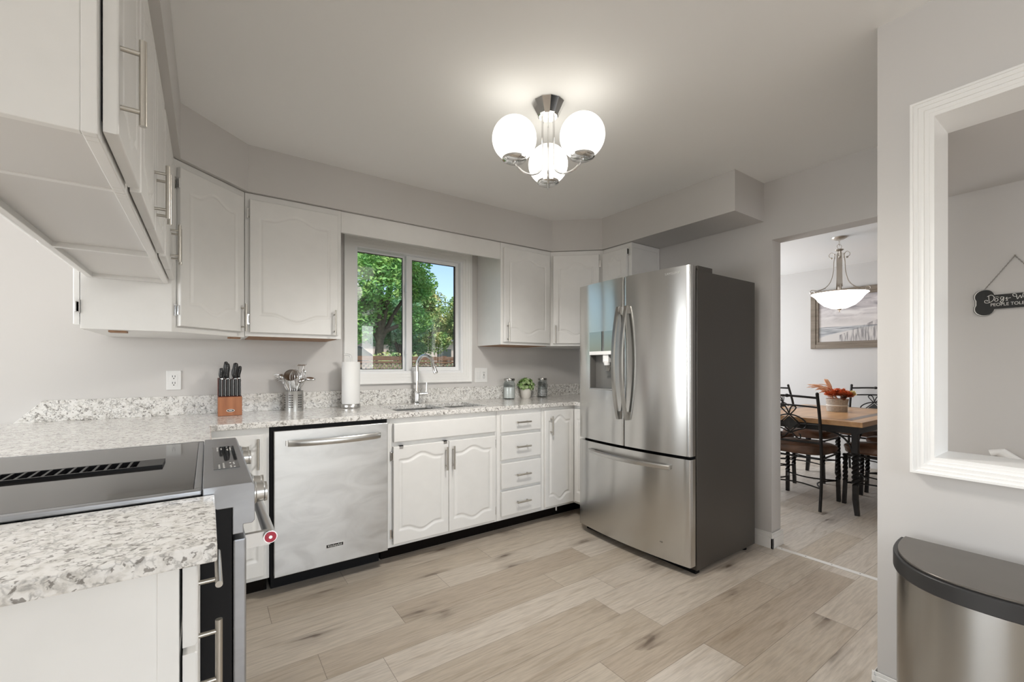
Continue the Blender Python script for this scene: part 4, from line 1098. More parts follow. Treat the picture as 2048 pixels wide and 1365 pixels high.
def steak_knife():
    t = thing('steak_knife', 'x', 'knife', (0, 0, 0), group='steak knives in the front row of the block')
    b = MB(); b.box(-0.0066, 0.0066, -0.018, 0.006, 0.0, 0.098); b.build('grip', 'knifeblack', t, bevel=0.003)
    b = MB(); b.box(0.0072, 0.0080, -0.0185, 0.004, 0.0, 0.099); b.build('tang', 'steel', t)
    b = MB(); b.box(-0.0008, 0.0008, -0.014, -0.002, -0.07, 0.0); b.build('blade', 'steel', t)
    return t
sk = None
ords = ['leftmost', 'second from left', 'third from left', 'third from right', 'second from right', 'rightmost']
for i in range(6):
    x = KX - 0.0465 + i * 0.0186; lab = 'black steak knife in the block front row, ' + ords[i]
    if sk is None: sk = steak_knife(); sk.location = (x, KY - 0.020, KZ + 0.112); sk['label'] = lab
    else: dup(sk, (x, KY - 0.020, KZ + 0.112), 0, lab)
def big_knife(x, dy, h, lean, wd, label):
    t = thing('kitchen_knife', label, 'knife', (x, KY + dy, KZ + 0.212), group='large knives along the top of the block')
    o = (x, KY + dy, KZ + 0.212)
    pts = smooth_path([(0, 0, 0), (lean * 0.2 - 0.004, 0, h * 0.3), (lean * 0.6, 0, h * 0.7), (lean, 0, h)], 5)
    n = len(pts); b = MB()
    rr = [wd * (0.75 + 0.45 * math.sin(PI * min(1, i / n * 1.05)) - (0.55 if i == n - 1 else 0)) for i in range(n)]
    b.tube(pts, rr, 12)
    b.v = [(p[0] + o[0], p[1] * 0.7 + o[1], p[2] + o[2]) for p in b.v]; g = b.build('grip', 'knifeblack', t, smooth=60)
    b = MB()
    for f in (0.3, 0.72):
        q = pts[int(f * (n - 1))]; b.sphere((q[0] + o[0], o[1] - rr[int(f * (n - 1))] * 0.7, q[2] + o[2]), 0.0022, 8, 6)
    b.build('rivet', 'chrome', g)
    b = MB(); b.box(x - 0.006, x + 0.006, KY + dy - 0.005, KY + dy + 0.005, KZ + 0.203, KZ + 0.214); b.build('bolster', 'steel', t)
big_knife(KX - 0.038, 0.005, 0.062, -0.004, 0.0095, 'short black handled knife at the left of the knife block top')
big_knife(KX - 0.020, 0.052, 0.100, 0.004, 0.0105, 'tallest black handled knife at the back left of the block top')
big_knife(KX - 0.010, 0.012, 0.090, -0.002, 0.0115, 'tall black handled knife in front, left of the block centre')
big_knife(KX + 0.028, 0.012, 0.092, 0.002, 0.0125, 'tall black handled knife standing right of the block centre')
big_knife(KX + 0.048, 0.045, 0.074, 0.006, 0.0090, 'slim black handled knife at the right end of the block top')
b = MB(); b.box(KX + 0.002, KX + 0.013, KY + 0.03, KY + 0.034, KZ + 0.205, KZ + 0.262); sh = b.build('sharpening_steel', 'white', bevel=0.001)
tag(sh, 'pale flat blade standing between the knives of the block', 'knife')

# utensil holder
UX, UY = 0.452, 3.065
t = thing('utensil_holder', 'perforated steel cylinder full of kitchen utensils', 'utensil holder', (UX, UY, CT1))
b = MB(); r = 0.054
b.lathe([(0.0, 0.0), (r, 0.0), (r, 0.125), (r + 0.001, 0.127), (r - 0.002, 0.127), (r - 0.002, 0.003), (0.0, 0.003)], (UX, UY, CT1), 48); b.build('cup', 'cupsteel', t, smooth=40)
b = MB()
for g0 in (-2.05, -1.05, -3.05, 0.0, 1.2):
    for c_ in range(3):
        a = g0 + (c_ - 1) * 0.17
        for k in range(6):
            z = CT1 + 0.026 + k * 0.0148
            p = Vector((UX + r * math.cos(a), UY + r * math.sin(a), z)); nrm = Vector((math.cos(a), math.sin(a), 0)); tg = Vector((-math.sin(a), math.cos(a), 0))
            b.prism([(-0.0030, -0.0030), (0.0030, -0.0030), (0.0030, 0.0030), (-0.0030, 0.0030)], 0, 0.0006, basis(p, tg, (0, 0, 1)))
b.build('perforation', 'dark', t)
GU = 'steel utensils standing in the perforated holder'
def utensil(name, label, cat='utensil'):
    return thing(name, label, cat, (UX, UY, CT1 + 0.006), group=GU)
def U(dx, dy, z): return (UX + dx, UY + dy, CT1 + z)
# image right is (0.82,-0.57); helper: s = offset to the right in the picture, d = offset away
def UI(s, z, d=0.0): return (UX + 0.8186 * s + 0.5744 * d, UY - 0.5744 * s + 0.8186 * d, CT1 + z)
t = utensil('pasta_fork', 'steel pasta fork leaning out to the far left of the holder')
b = MB(); b.tube([UI(0.01, 0.01), UI(-0.035, 0.13), UI(-0.062, 0.19)], 0.004, 8); b.build('stem', 'steel', t, smooth=50)
b = MB()
pr = smooth_path([UI(-0.062, 0.19), UI(-0.078, 0.215), UI(-0.096, 0.226)], 5)
b.tube(pr, [0.006 + 0.012 * math.sin(PI * i / (len(pr) - 1)) for i in range(len(pr))], 10)
for k in range(5): b.tube([UI(-0.092 + 0.006 * k, 0.229 - 0.009 * k), UI(-0.112 + 0.004 * k, 0.232 - 0.010 * k), UI(-0.128 + 0.006 * k, 0.226 - 0.011 * k)], [0.004, 0.003, 0.002], 6)
b.build('fork_head', 'steel', t, smooth=50)
t = utensil('skimmer', 'round slotted skimmer with a tilted dark disc, left of centre')
b = MB(); b.tube([UI(0.012, 0.01, .01), UI(-0.008, 0.13), UI(-0.030, 0.225)], 0.0055, 8); b.build('stem', 'steel', t, smooth=50)
b = MB(); ms = basis(UI(-0.018, 0.222), (0.78, -0.5, -0.32), (0.35, 0.25, 0.55)); b.lathe([(0, 0), (0.036, 0.004), (0.042, 0.010), (0.040, 0.010), (0.034, 0.007), (0, 0.003)], (0, 0, 0), 28); b.xf(ms); b.build('disc', 'handle', t, smooth=50)
def whisk(label, base, tip, rad, nw=6):
    t = utensil('whisk', label); B, T = Vector(base), Vector(tip); ax = (T - B).normalized(); L = (T - B).length
    a = Vector((0, 0, 1)) if abs(ax.z) < .9 else Vector((1, 0, 0)); N = (a - ax * a.dot(ax)).normalized(); Bn = ax.cross(N)
    b = MB(); b.tube([B - ax * 0.10, B], 0.005, 8); b.build('stem', 'steel', t, smooth=50)
    b = MB()
    for k in range(nw):
        an = PI * k / nw; D = N * math.cos(an) + Bn * math.sin(an)
        pts = [B + D * 0.004, B + ax * L * 0.45 + D * rad * 0.8, B + ax * L * 0.8 + D * rad, T, B + ax * L * 0.8 - D * rad, B + ax * L * 0.45 - D * rad * 0.8, B - D * 0.004]
        b.tube(smooth_path(pts, 4), 0.0011, 5)
    b.build('wire_loops', 'chrome', t, smooth=50); return t
whisk('large wire whisk standing in the middle of the holder', UI(0.008, 0.10), UI(0.012, 0.262, -.01), 0.030, 7)
whisk('small wire whisk leaning right behind the spoon', UI(0.025, 0.125, 0.01), UI(0.055, 0.262, 0.02), 0.017, 6)
whisk('small wire whisk leaning left in front of the skimmer', UI(-0.020, 0.10, -0.01), UI(-0.050, 0.215, -0.02), 0.020, 6)
t = utensil('potato_masher', 'wire potato masher, the tallest utensil in the holder')
b = MB(); b.tube([UI(0.0, 0.02), UI(0.022, 0.16)], 0.004, 8); b.build('stem', 'steel', t, smooth=50)
b = MB(); b.tube(smooth_path([UI(0.020, 0.15), UI(0.022, 0.21), UI(0.032, 0.285)], 5), 0.002, 6); b.tube(smooth_path([UI(0.024, 0.16), UI(0.045, 0.22), UI(0.060, 0.285)], 5), 0.002, 6)
zz_ = [UI(0.024 + 0.05 * i / 12, 0.290 + 0.006 * (-1) ** i, 0.012 * (-1) ** i) for i in range(13)]
b.tube(smooth_path(zz_, 3), 0.002, 6); b.build('wire_head', 'chrome', t, smooth=50)
t = utensil('serving_spoon', 'steel serving spoon leaning out to the far right of the holder')
b = MB(); b.tube(smooth_path([UI(0.005, 0.02), UI(0.040, 0.13), UI(0.065, 0.185), UI(0.078, 0.198)], 5), 0.004, 8); b.build('stem', 'steel', t, smooth=50)
b = MB(); b.sphere((0, 0, 0), 1.0, 20, 12, (0.034, 0.020, 0.013)); b.xf(basis(UI(0.104, 0.203), (0.80, -0.57, -0.12), (0.57, 0.80, 0.2))); b.build('spoon_bowl', 'chrome', t, smooth=60)
t = utensil('ladle', 'steel ladle leaning right in front of the spoon stem')
b = MB(); b.tube(smooth_path([UI(0.0, 0.02, -.02), UI(0.030, 0.13, -.02), UI(0.048, 0.185, -.02)], 5), 0.005, 8); b.build('stem', 'handle', t, smooth=50)
b = MB(); b.sphere((0, 0, 0), 1.0, 18, 10, (0.022, 0.018, 0.014)); b.xf(basis(UI(0.058, 0.192, -0.02), (0.8, -0.5, 0.3), (0.4, 0.8, 0.3))); b.build('ladle_bowl', 'steel', t, smooth=60)
t = utensil('slotted_turner', 'steel slotted turner in the middle of the holder, leaning left')
b = MB(); b.tube([UI(0.03, 0.02), UI(0.002, 0.14)], 0.004, 8); b.build('stem', 'steel', t, smooth=50)
b = MB(); b.prism([(-0.018, 0), (0.018, 0), (0.022, 0.06), (-0.022, 0.06)], 0, 0.002, basis(UI(-0.002, 0.145), (0.8, -0.6, 0.0), (-0.3, 0.1, 0.9))); b.build('blade', 'handle', t)

# paper towels
PTX, PTY = 0.800, 3.05
t = thing('paper_towel_holder', 'steel upright paper towel holder with round base by the window', 'paper towel holder', (PTX, PTY, CT1))
b = MB(); b.lathe([(0.0, 0), (0.060, 0), (0.062, 0.004), (0.062, 0.022), (0.059, 0.027), (0.0, 0.027)], (PTX, PTY, CT1), 40); b.build('base', 'steel', t, smooth=40)
b = MB(); b.cyl((PTX, PTY, CT1 + 0.027), (PTX, PTY, CT1 + 0.345), 0.006, seg=12)
b.tube(smooth_path([(PTX, PTY, CT1 + 0.33), (PTX - 0.002, PTY, CT1 + 0.352), (PTX - 0.018, PTY + 0.01, CT1 + 0.362), (PTX - 0.040, PTY + 0.02, CT1 + 0.363)], 5), 0.0075, 10); b.build('rod', 'white', t, smooth=50)
b = MB(); b.lathe([(0.010, 0.0), (0.057, 0.0), (0.059, 0.004), (0.059, 0.281), (0.057, 0.285), (0.022, 0.285), (0.020, 0.275), (0.010, 0.275)], (PTX, PTY, CT1 + 0.028), 40)
o = b.build('paper_towel_roll', 'paper', None, smooth=40); tag(o, 'white paper towel roll standing on its steel holder', 'paper towels')

# jars and plant
def jar(x, y, r, h, fill, fmat, label):
    t = thing('glass_jar', label, 'jar', (x, y, CT1))
    b = MB(); b.lathe([(0.0, 0.0), (r * 0.96, 0.0), (r, 0.006), (r, h * 0.74), (r * 0.86, h * 0.84), (r * 0.86, h * 0.90), (r * 0.80, h * 0.90), (r * 0.80, h * 0.84), (r * 0.93, h * 0.73), (r * 0.93, 0.008), (0.0, 0.008)], (x, y, CT1), 32)
    b.build('glass', 'jarglass', t, smooth=40)
    b = MB(); b.lathe([(0.0, 0.0), (r * 0.91, 0.0), (r * 0.91, fill), (0.0, fill)], (x, y, CT1 + 0.009), 28); b.build('contents', fmat, t, smooth=40)
    b = MB(); b.lathe([(0.0, 0.0), (r * 0.92, 0.0), (r * 0.94, 0.004), (r * 0.94, 0.014), (r * 0.90, 0.018), (0.0, 0.018)], (x, y, CT1 + h * 0.90), 32); b.build('lid', 'handle', t, smooth=40)
jar(2.13, 3.075, 0.050, 0.175, 0.092, 'sugar', 'glass jar with steel lid, filled with white powder, left of the small plant')
jar(2.51, 3.09, 0.044, 0.172, 0.060, 'shells', 'glass jar with steel lid and little grey contents, right of the small plant')
t = thing('potted_succulent', 'small bushy green succulent in a cream pot between two glass jars', 'plant', (2.32, 3.09, CT1))
px_, py_ = 2.32, 3.09
b = MB(); b.lathe([(0.0, 0), (0.036, 0), (0.041, 0.006), (0.050, 0.055), (0.051, 0.082), (0.047, 0.082), (0.046, 0.070), (0.0, 0.070)], (px_, py_, CT1), 32); b.build('pot', 'pot', t, smooth=40)
for nm2, mt_, sd, cnt in (('rosettes', 'succulent', 5, 90), ('pale_rosettes', 'succulent2', 9, 60)):
    rnd = random.Random(sd); b = MB()
    for k in range(cnt):
        a = rnd.uniform(0, 2 * PI); el = rnd.uniform(-0.55, 1.5); rr = rnd.uniform(0.040, 0.062)
        c = Vector((px_ + 1.18 * rr * math.cos(a) * math.cos(el), py_ + 1.18 * rr * math.sin(a) * math.cos(el), CT1 + 0.112 + rr * 1.0 * math.sin(el)))
        nrm = (c - Vector((px_, py_, CT1 + 0.10))).normalized()
        q = Vector((0, 0, 1)).cross(nrm); q = q.normalized() if q.length > .01 else Vector((1, 0, 0)); w_ = nrm.cross(q)
        for L_ in range(7):
            an = L_ * 2 * PI / 7; d = q * math.cos(an) + w_ * math.sin(an)
            tip = c + d * 0.016 + nrm * 0.008; s2 = nrm.cross(d) * 0.007
            b.add([c - nrm * .004, c + d * 0.009 + s2, tip, c + d * 0.009 - s2, c + d * 0.009 + nrm * 0.004], [(0, 1, 4), (1, 2, 4), (2, 3, 4), (3, 0, 4), (0, 3, 2, 1)])
    b.build(nm2, mt_, t, smooth=60)

# ------------------------------------------------------------------ kitchen ceiling light
LX, LY = 1.305, 1.565
t = thing('ceiling_light', 'chrome ceiling light with three lit white glass globes', 'ceiling light', (LX, LY, CZ))
b = MB(); b.lathe([(0.0, 0.0), (0.078, 0.0), (0.078, -0.004), (0.048, -0.060), (0.044, -0.063), (0.0, -0.063)], (LX, LY, CZ), 12); b.build('canopy', 'chrome', t)
GZ, GR = 2.236, 0.1
view = math.atan2(LY, LX)
for k in range(3):
    a = view + k * 2 * PI / 3; d = Vector((math.cos(a), math.sin(a), 0)); o = Vector((LX, LY, 0))
    R0, R1 = 0.030, 0.175; zb = 2.150; rb = (R1 - R0) / 2
    pts = [o + d * R0 + Vector((0, 0, z)) for z in (CZ - 0.062, 2.30, 2.20, zb)]
    for i in range(1, 13):
        an = PI + PI * i / 12
        pts.append(o + d * (R0 + rb + rb * math.cos(an)) + Vector((0, 0, zb + rb * math.sin(an) * 0.82)))
    pts.append(o + d * R1 + Vector((0, 0, zb + 0.004)))
    b = MB(); b.tube(pts, 0.0048, 12); ar = b.build('arm', 'chrome', t, smooth=50)
    c = o + d * R1
    b = MB(); b.lathe([(0.0, -0.006), (0.008, -0.006), (0.010, 0.0), (0.042, 0.001), (0.054, 0.008), (0.0545, 0.016), (0.050, 0.012), (0.0, 0.006)], (c.x, c.y, GZ - GR + 0.001 - 0.004), 32); b.build('cup', 'chrome', ar, smooth=40)
    b = MB(); b.sphere((c.x, c.y, GZ), GR, 40, 24, (1, 1, 0.975)); b.build('globe', 'globe', t, smooth=180)

sl = bpy.data.lights.new('ceiling_light_glow', 'SPOT'); sl.energy = 44; sl.color = (1.0, 0.955, 0.89); sl.spot_size = math.radians(172); sl.spot_blend = 0.6; sl.shadow_soft_size = 0.12
so = bpy.data.objects.new('ceiling_light_glow', sl); COL.objects.link(so); so.location = (LX, LY, 2.03)

# ------------------------------------------------------------------ bone sign in the hall
SYc, SZc = 0.306, 1.515
t = thing('hanging_sign', 'black bone shaped dog sign hanging from a chain in the hall', 'sign', (XR - 0.008, SYc, SZc))
def bone(sc_, dz=0):
    pts = []
    L, hh, r = 0.118 * sc_, 0.0265 * sc_, 0.0345 * sc_
    def lobe(cx, cy, a0, a1, n=14): return [(cx + r * math.cos(a0 + (a1 - a0) * i / n), cy + r * math.sin(a0 + (a1 - a0) * i / n)) for i in range(n + 1)]
    q = 0.0295 * sc_
    pts += lobe(L - r * .55, q, math.radians(170), math.radians(-32)); pts += lobe(L - r * .55, -q, math.radians(32), math.radians(-170))
    pts += lobe(-L + r * .55, -q, math.radians(-10), math.radians(-212)); pts += lobe(-L + r * .55, q, math.radians(212), math.radians(10))
    return pts[::-1]
ms = basis((XR - 0.002, SYc, SZc), (0, -1, 0.0), (0, 0, 1))
b = MB(); b.prism(bone(1.0), 0.0, 0.006, ms); b.build('board', 'signblack', t)
outer, inner = bone(0.985), bone(0.955)
b = MB(); n = len(outer)
vs = [tuple(ms @ Vector((p[0], p[1], 0.0062))) for p in outer] + [tuple(ms @ Vector((p[0], p[1], 0.0062))) for p in inner] + [tuple(ms @ Vector((p[0], p[1], 0.0066))) for p in outer] + [tuple(ms @ Vector((p[0], p[1], 0.0066))) for p in inner]
fs = []
for i in range(n):
    j = (i + 1) % n; fs += [(2 * n + i, 2 * n + j, 3 * n + j, 3 * n + i), (i, n + i, n + j, j)]
b.add(vs, fs); b.build('outline', 'signwhite', t)
def stroke(bm, pts, w_, sc_=1.0, ox=0, oy=0):
    P = smooth_path([(ox + p[0] * sc_, oy + p[1] * sc_, 0) for p in pts], 5); bm.tube([tuple(ms @ Vector((p[0], p[1], 0.0066))) for p in P], w_, 5)
b = MB(); q = 0.001; X0, Y0 = -0.090, 0.004; s_ = 0.001
def S(*pts): stroke(b, pts, 0.00125, 0.001, X0, Y0)
S((8, 26), (9, 2), (10, -5)); S((3, 24), (16, 30), (25, 20), (22, 4), (8, -6), (-4, -4), (-4, 6), (4, 6), (2, 1))           # D
S((31, 12), (27, 4), (32, -2), (38, 4), (35, 12), (31, 12))                                                                    # o
for pw in ((28, 18), (32, 20), (36, 20), (40, 17)): b.sphere(tuple(ms @ Vector((X0 + pw[0] * .001, Y0 + pw[1] * .001, 0.0066))), 0.0016, 6, 4)
S((55, 16), (48, 18), (46, 8), (52, 6), (56, 16), (54, -4), (46, -8), (46, -2), (56, 4))                                       # g
S((62, 8), (66, 14), (64, 6), (68, 0), (62, -2)); S((66, 8), (78, 10))                                                         # s
S((96, 14), (86, 16), (84, 26), (94, 24), (98, 2), (106, 18), (110, 4), (116, 28))                                             # W
S((117, 10), (124, 14), (122, 18), (117, 12), (120, 3), (127, 6)); S((129, 8), (134, 26), (130, 26), (131, 4), (135, 4))       # e l
S((144, 12), (138, 10), (140, 3), (145, 5)); S((150, 12), (147, 6), (151, 2), (155, 8), (150, 12))                             # c o
S((158, 2), (159, 12), (163, 4), (165, 12), (169, 3)); S((172, 8), (177, 12), (174, 14), (171, 8), (175, 2), (180, 5))         # m e
b.build('script_lettering', 'signwhite', t)
text_mesh('block_lettering', 'PEOPLE TOLERATED', 0.0205, 'signwhite', t, ms @ Matrix.Translation((0.004, -0.0135, 0.0066)), 0.0003, space=1.0, sx=0.86)
b = MB()
for s1 in (-1, 1):
    for k in range(26):
        f = (k + 0.5) / 26; y = SYc - s1 * 0.098 * (1 - f); z = SZc + 0.060 + (1.722 - SZc - 0.060) * f
        dr = Vector((0, s1 * 0.098, 1.722 - SZc - 0.060)).normalized(); nn = Vector((1, 0, 0)) if k % 2 else dr.cross(Vector((1, 0, 0)))
        c = Vector((XR - 0.006, y, z)); b.tube([c + dr * (0.0038 * math.cos(u)) + nn * (0.0020 * math.sin(u)) for u in [i * PI / 4 for i in range(8)]], 0.0007, 4, closed=True)
b.build('chain', 'chain', t)
b = MB(); b.cyl((XR, SYc, 1.724), (XR - 0.012, SYc, 1.724), 0.003, seg=8); b.build('nail', 'chain', t)

# white handrail end in the hall
t = thing('stair_handrail', 'white end of a stair handrail just above the pass-through ledge', 'handrail', (XR - 0.06, 0.34, 0.80))
b = MB(); b.tube([(XR - 0.055, 0.375, 0.800), (XR - 0.055, 0.345, 0.812), (XR - 0.055, -0.6, 0.12)], [0.020, 0.022, 0.022], 14); b.build('rail', 'trim', t, smooth=40)
b = MB(); b.tube([(XR, 0.22, 0.67), (XR - 0.05, 0.22, 0.67), (XR - 0.055, 0.22, 0.70)], 0.006, 8); b.build('bracket', 'trim', t, smooth=40)

# ------------------------------------------------------------------ bin
t = thing('trash_can', 'half round stainless trash can with dark lid against the partition wall', 'trash can', (1.76, 0.21, 0))
def half(sc_, n=36, cx=1.905, cy=0.205, a=0.318, bb=0.232):
    pts = []
    for i in range(n + 1):
        th = PI / 2 + PI * i / n
        ex = 0.82
        cxx = -abs(math.cos(th)) ** ex; syy = math.copysign(abs(math.sin(th)) ** ex, math.sin(th))
        pts.append((cx + (a * cxx) * sc_ + (0.006 if abs(cxx) > .02 else 0) * 0, cy + bb * syy * sc_))
    return pts
b = MB(); b.prism(half(0.985), 0.015, 0.598); b.build('body', 'binsteel', t, smooth=30, uv='d')
b = MB(); b.prism(half(1.02), 0.595, 0.640); b.build('rim', 'binrim', t, smooth=30, bevel=0.003)
b = MB(); b.prism([(p[0] - 0.006, p[1]) for p in half(0.97)], 0.640, 0.6465); b.build('lid', 'binlid', t, smooth=30, bevel=0.002)
b = MB(); b.prism(half(1.0), 0.0, 0.03); b.build('foot_ring', 'binrim', t, smooth=30)

# ------------------------------------------------------------------ dining room
TX0, TX1, TY0, TY1, TZ = 4.24, 5.72, 1.215, 2.19, 0.76
t = thing('dining_table', 'honey wood dining table on twisted black iron legs', 'table', ((TX0 + TX1) / 2, (TY0 + TY1) / 2, 0))
b = MB(); b.box(TX0, TX1, TY0, TY1, TZ - 0.042, TZ); b.build('tabletop', 'tablewood', t, bevel=0.004)
b = MB(); i0 = 0.10
for x0, x1, y0, y1 in ((TX0 + i0, TX1 - i0, TY0 + i0, TY0 + i0 + .06), (TX0 + i0, TX1 - i0, TY1 - i0 - .06, TY1 - i0), (TX0 + i0, TX0 + i0 + .015, TY0 + i0 + .06, TY1 - i0 - .06), (TX1 - i0 - .015, TX1 - i0, TY0 + i0 + .06, TY1 - i0 - .06)):
    b.box(x0, x1, y0, y1, TZ, TZ + 0.0008)
b.build('inlay_border', 'inlay', t)
b = MB(); g = 0.035
for x0, x1, y0, y1 in ((TX0 + g, TX1 - g, TY0 + g, TY0 + g + .02), (TX0 + g, TX1 - g, TY1 - g - .02, TY1 - g), (TX0 + g, TX0 + g + .02, TY0 + g + .02, TY1 - g - .02), (TX1 - g - .02, TX1 - g, TY0 + g + .02, TY1 - g - .02)):
    b.box(x0, x1, y0, y1, TZ - 0.100, TZ - 0.042)
b.build('apron', 'iron', t)
for sx in (0, 1):
    for sy in (0, 1):
        x = TX0 + 0.065 if sx == 0 else TX1 - 0.065; y = TY0 + 0.065 if sy == 0 else TY1 - 0.065
        b = MB(); b.box(x - 0.022, x + 0.022, y - 0.022, y + 0.022, 0.50, TZ - 0.045)
        b.sweep_square((x, y, 0.50), (x, y, 0.24), 0.040, 1.75, 40)
        dx = -1 if sx == 0 else 1; dy = -1 if sy == 0 else 1
        b.sweep_square((x, y, 0.24), (x, y, 0.12), 0.036, 0, 2); b.sweep_square((x, y, 0.125), (x + dx * 0.018, y + dy * 0.018, 0.0), 0.036, 0, 4, 0.030)
        b.build('leg', 'iron', t, bevel=0.002)
        b = MB()
        b.tube(arc((x - dx * 0.20, y, TZ - 0.10 - 0.18), 0.18, 0 if dx > 0 else PI, PI / 2, 10, 'xz'), 0.008, 8)
        b.tube(arc((x, y - dy * 0.20, TZ - 0.10 - 0.18), 0.18, 0 if dy > 0 else PI, PI / 2, 10, 'yz'), 0.008, 8)
        b.build('brace', 'iron', t, smooth=50)

def make_chair():
    """local: faces +x, origin on the floor at the middle of the seat"""
    t = thing('dining_chair', 'x', 'chair', (0, 0, 0), group='iron dining chairs round the table')
    W = 0.225
    for s1 in (-1, 1):
        b = MB(); b.tube(smooth_path([(-0.245, s1 * W, 0.0), (-0.215, s1 * W, 0.25), (-0.215, s1 * W, 0.48), (-0.245, s1 * W, 0.75), (-0.300, s1 * W, 0.975)], 5), 0.0125, 8)
        b.sphere((-0.300, s1 * W, 0.978), 0.014, 8, 6); b.build('back_post', 'iron', t, smooth=50, local=True)
        b = MB(); b.sweep_square((0.205, s1 * 0.205, 0.44), (0.205, s1 * 0.205, 0.20), 0.028, 1.6, 32); b.sweep_square((0.205, s1 * 0.205, 0.20), (0.212, s1 * 0.208, 0.0), 0.027, 0, 4)
        b.build('front_leg', 'iron', t, local=True)
    def bx(z): return -0.215 - 0.030 * (z - 0.48) / 0.27 if z < 0.75 else -0.245 - 0.055 * (z - 0.75) / 0.225
    def rail(z, r, bow=0.012): return smooth_path([(bx(z), -W, z), (bx(z) - 0.015, 0, z + bow), (bx(z), W, z)], 6), r
    for z, r in ((0.945, 0.0095), (0.865, 0.0075), (0.565, 0.0095)):
        p, rr = rail(z, r, 0.010 if z > .6 else -0.004); b = MB(); b.tube(p, rr, 8)
        if z > 0.9: b.sphere((bx(0.945) - 0.013, 0, 0.955), 0.015, 8, 6, (1, 1.4, 1))
        b.build('back_rail', 'iron', t, smooth=50, local=True)
    zc = 0.715
    b = MB(); hd = 0.078
    def Q(y, z): return (bx(z) - 0.008, y, z)
    b.tube([Q(0, zc + hd), Q(hd, zc), Q(0, zc - hd), Q(-hd, zc)], 0.008, 6, closed=True)
    for s1 in (-1, 1):
        b.tube(smooth_path([Q(s1 * 0.002, zc + hd * .9), Q(s1 * 0.045, zc + 0.115), Q(s1 * 0.060, zc + 0.140), Q(s1 * 0.040, zc + 0.152), Q(s1 * 0.018, zc + 0.135), Q(s1 * 0.000, zc + 0.085)], 5), 0.0055, 6)
        b.tube(smooth_path([Q(s1 * 0.002, zc - hd * .9), Q(s1 * 0.050, zc - 0.120), Q(s1 * 0.075, zc - 0.125), Q(s1 * 0.078, zc - 0.095), Q(s1 * 0.065, zc - 0.090)], 5), 0.0055, 6)
        b.tube(smooth_path([Q(0, zc + 0.08), Q(s1 * 0.07, zc + 0.06), Q(s1 * 0.12, zc + 0.02), Q(s1 * 0.118, zc - 0.03), Q(s1 * 0.06, zc - 0.055), Q(0, zc - 0.085)], 5), 0.006, 6)
        b.tube([Q(s1 * hd, zc), Q(s1 * W, zc + 0.002)], 0.0055, 6)
    b.build('scrollwork', 'iron', t, smooth=50, local=True)
    b = MB(); h2 = hd * 0.80
    b.add([(bx(zc + h2) - 0.012, 0, zc + h2), (bx(zc) - 0.012, h2, zc), (bx(zc - h2) - 0.012, 0, zc - h2), (bx(zc) - 0.012, -h2, zc), (bx(zc + h2) - 0.004, 0, zc + h2), (bx(zc) - 0.004, h2, zc), (bx(zc - h2) - 0.004, 0, zc - h2), (bx(zc) - 0.004, -h2, zc)],
          [(0, 1, 2, 3), (7, 6, 5, 4), (0, 4, 5, 1), (1, 5, 6, 2), (2, 6, 7, 3), (3, 7, 4, 0)])
    b.build('diamond_plate', 'signblack', t, local=True)
    # cushion: superellipse pillow
    b = MB(); n, mrow = 36, 9; vs = []; fs = []
    for i in range(mrow + 1):
        f = -1 + 2 * i / mrow; rr = (1 - abs(f) ** 3.2) ** (1 / 2.4) if abs(f) < 1 else 0.0
        rr = 0.72 + 0.28 * rr if i not in (0, mrow) else 0.66
        z = 0.482 + 0.042 * f
        for k in range(n):
            a = 2 * PI * k / n; ex = 0.55
            cx_ = math.copysign(abs(math.cos(a)) ** ex, math.cos(a)); sy_ = math.copysign(abs(math.sin(a)) ** ex, math.sin(a))
            wob = 1 + 0.02 * math.sin(3 * a + i)
            vs.append((0.012 + 0.232 * cx_ * rr * wob, (0.238 - 0.012 * (1 - cx_)) * sy_ * rr * wob, z + (0.008 * math.sin(2 * a) if f > 0 else 0)))
    for i in range(mrow):
        for k in range(n): l = (k + 1) % n; fs.append((i * n + k, i * n + l, (i + 1) * n + l, (i + 1) * n + k))
    top = len(vs); vs.append((0.012, 0, 0.535)); bot = len(vs); vs.append((0.012, 0, 0.44))
    for k in range(n): l = (k + 1) % n; fs.append((mrow * n + k, mrow * n + l, top)); fs.append((l, k, bot))
    b.add(vs, fs); b.build('seat', 'leather', t, smooth=60, local=True)
    b = MB()
    b.tube([(-0.215, -W, 0.43), (0.205, -0.205, 0.43), (0.205, 0.205, 0.43), (-0.215, W, 0.43)], 0.009, 6, closed=True); b.build('seat_frame', 'iron', t, smooth=50, local=True)
    b = MB()
    for s1 in (-1, 1): b.tube(smooth_path([(-0.222, s1 * W, 0.185), (-0.06, s1 * 0.14, 0.185), (0.06, s1 * 0.14, 0.185), (0.205, s1 * 0.205, 0.185)], 6), 0.0065, 6)
    b.tube(smooth_path([(0.205, -0.205, 0.185), (0.13, -0.06, 0.185), (0.13, 0.06, 0.185), (0.205, 0.205, 0.185)], 6), 0.0065, 6)
    b.tube(smooth_path([(-0.222, -W, 0.185), (-0.14, -0.06, 0.185), (-0.14, 0.06, 0.185), (-0.222, W, 0.185)], 6), 0.0065, 6)
    b.build('stretcher', 'iron', t, smooth=50, local=True)
    return t
ch = make_chair(); ch.location = (4.395, 1.70, 0); ch['label'] = 'iron dining chair with brown leather seat at the near table end, back to the kitchen'
dup(ch, (5.98, 1.68, 0), PI, 'iron dining chair at the far table end by the wall, facing the kitchen')
dup(ch, (4.80, 1.235, 0), PI / 2, 'iron dining chair pushed under the near right side of the table')
dup(ch, (5.36, 1.235, 0), PI / 2, 'iron dining chair under the table on the right, farther from the kitchen')
dup(ch, (4.75, 2.20, 0), -PI / 2, 'iron dining chair pushed under the left side of the table, nearer one')
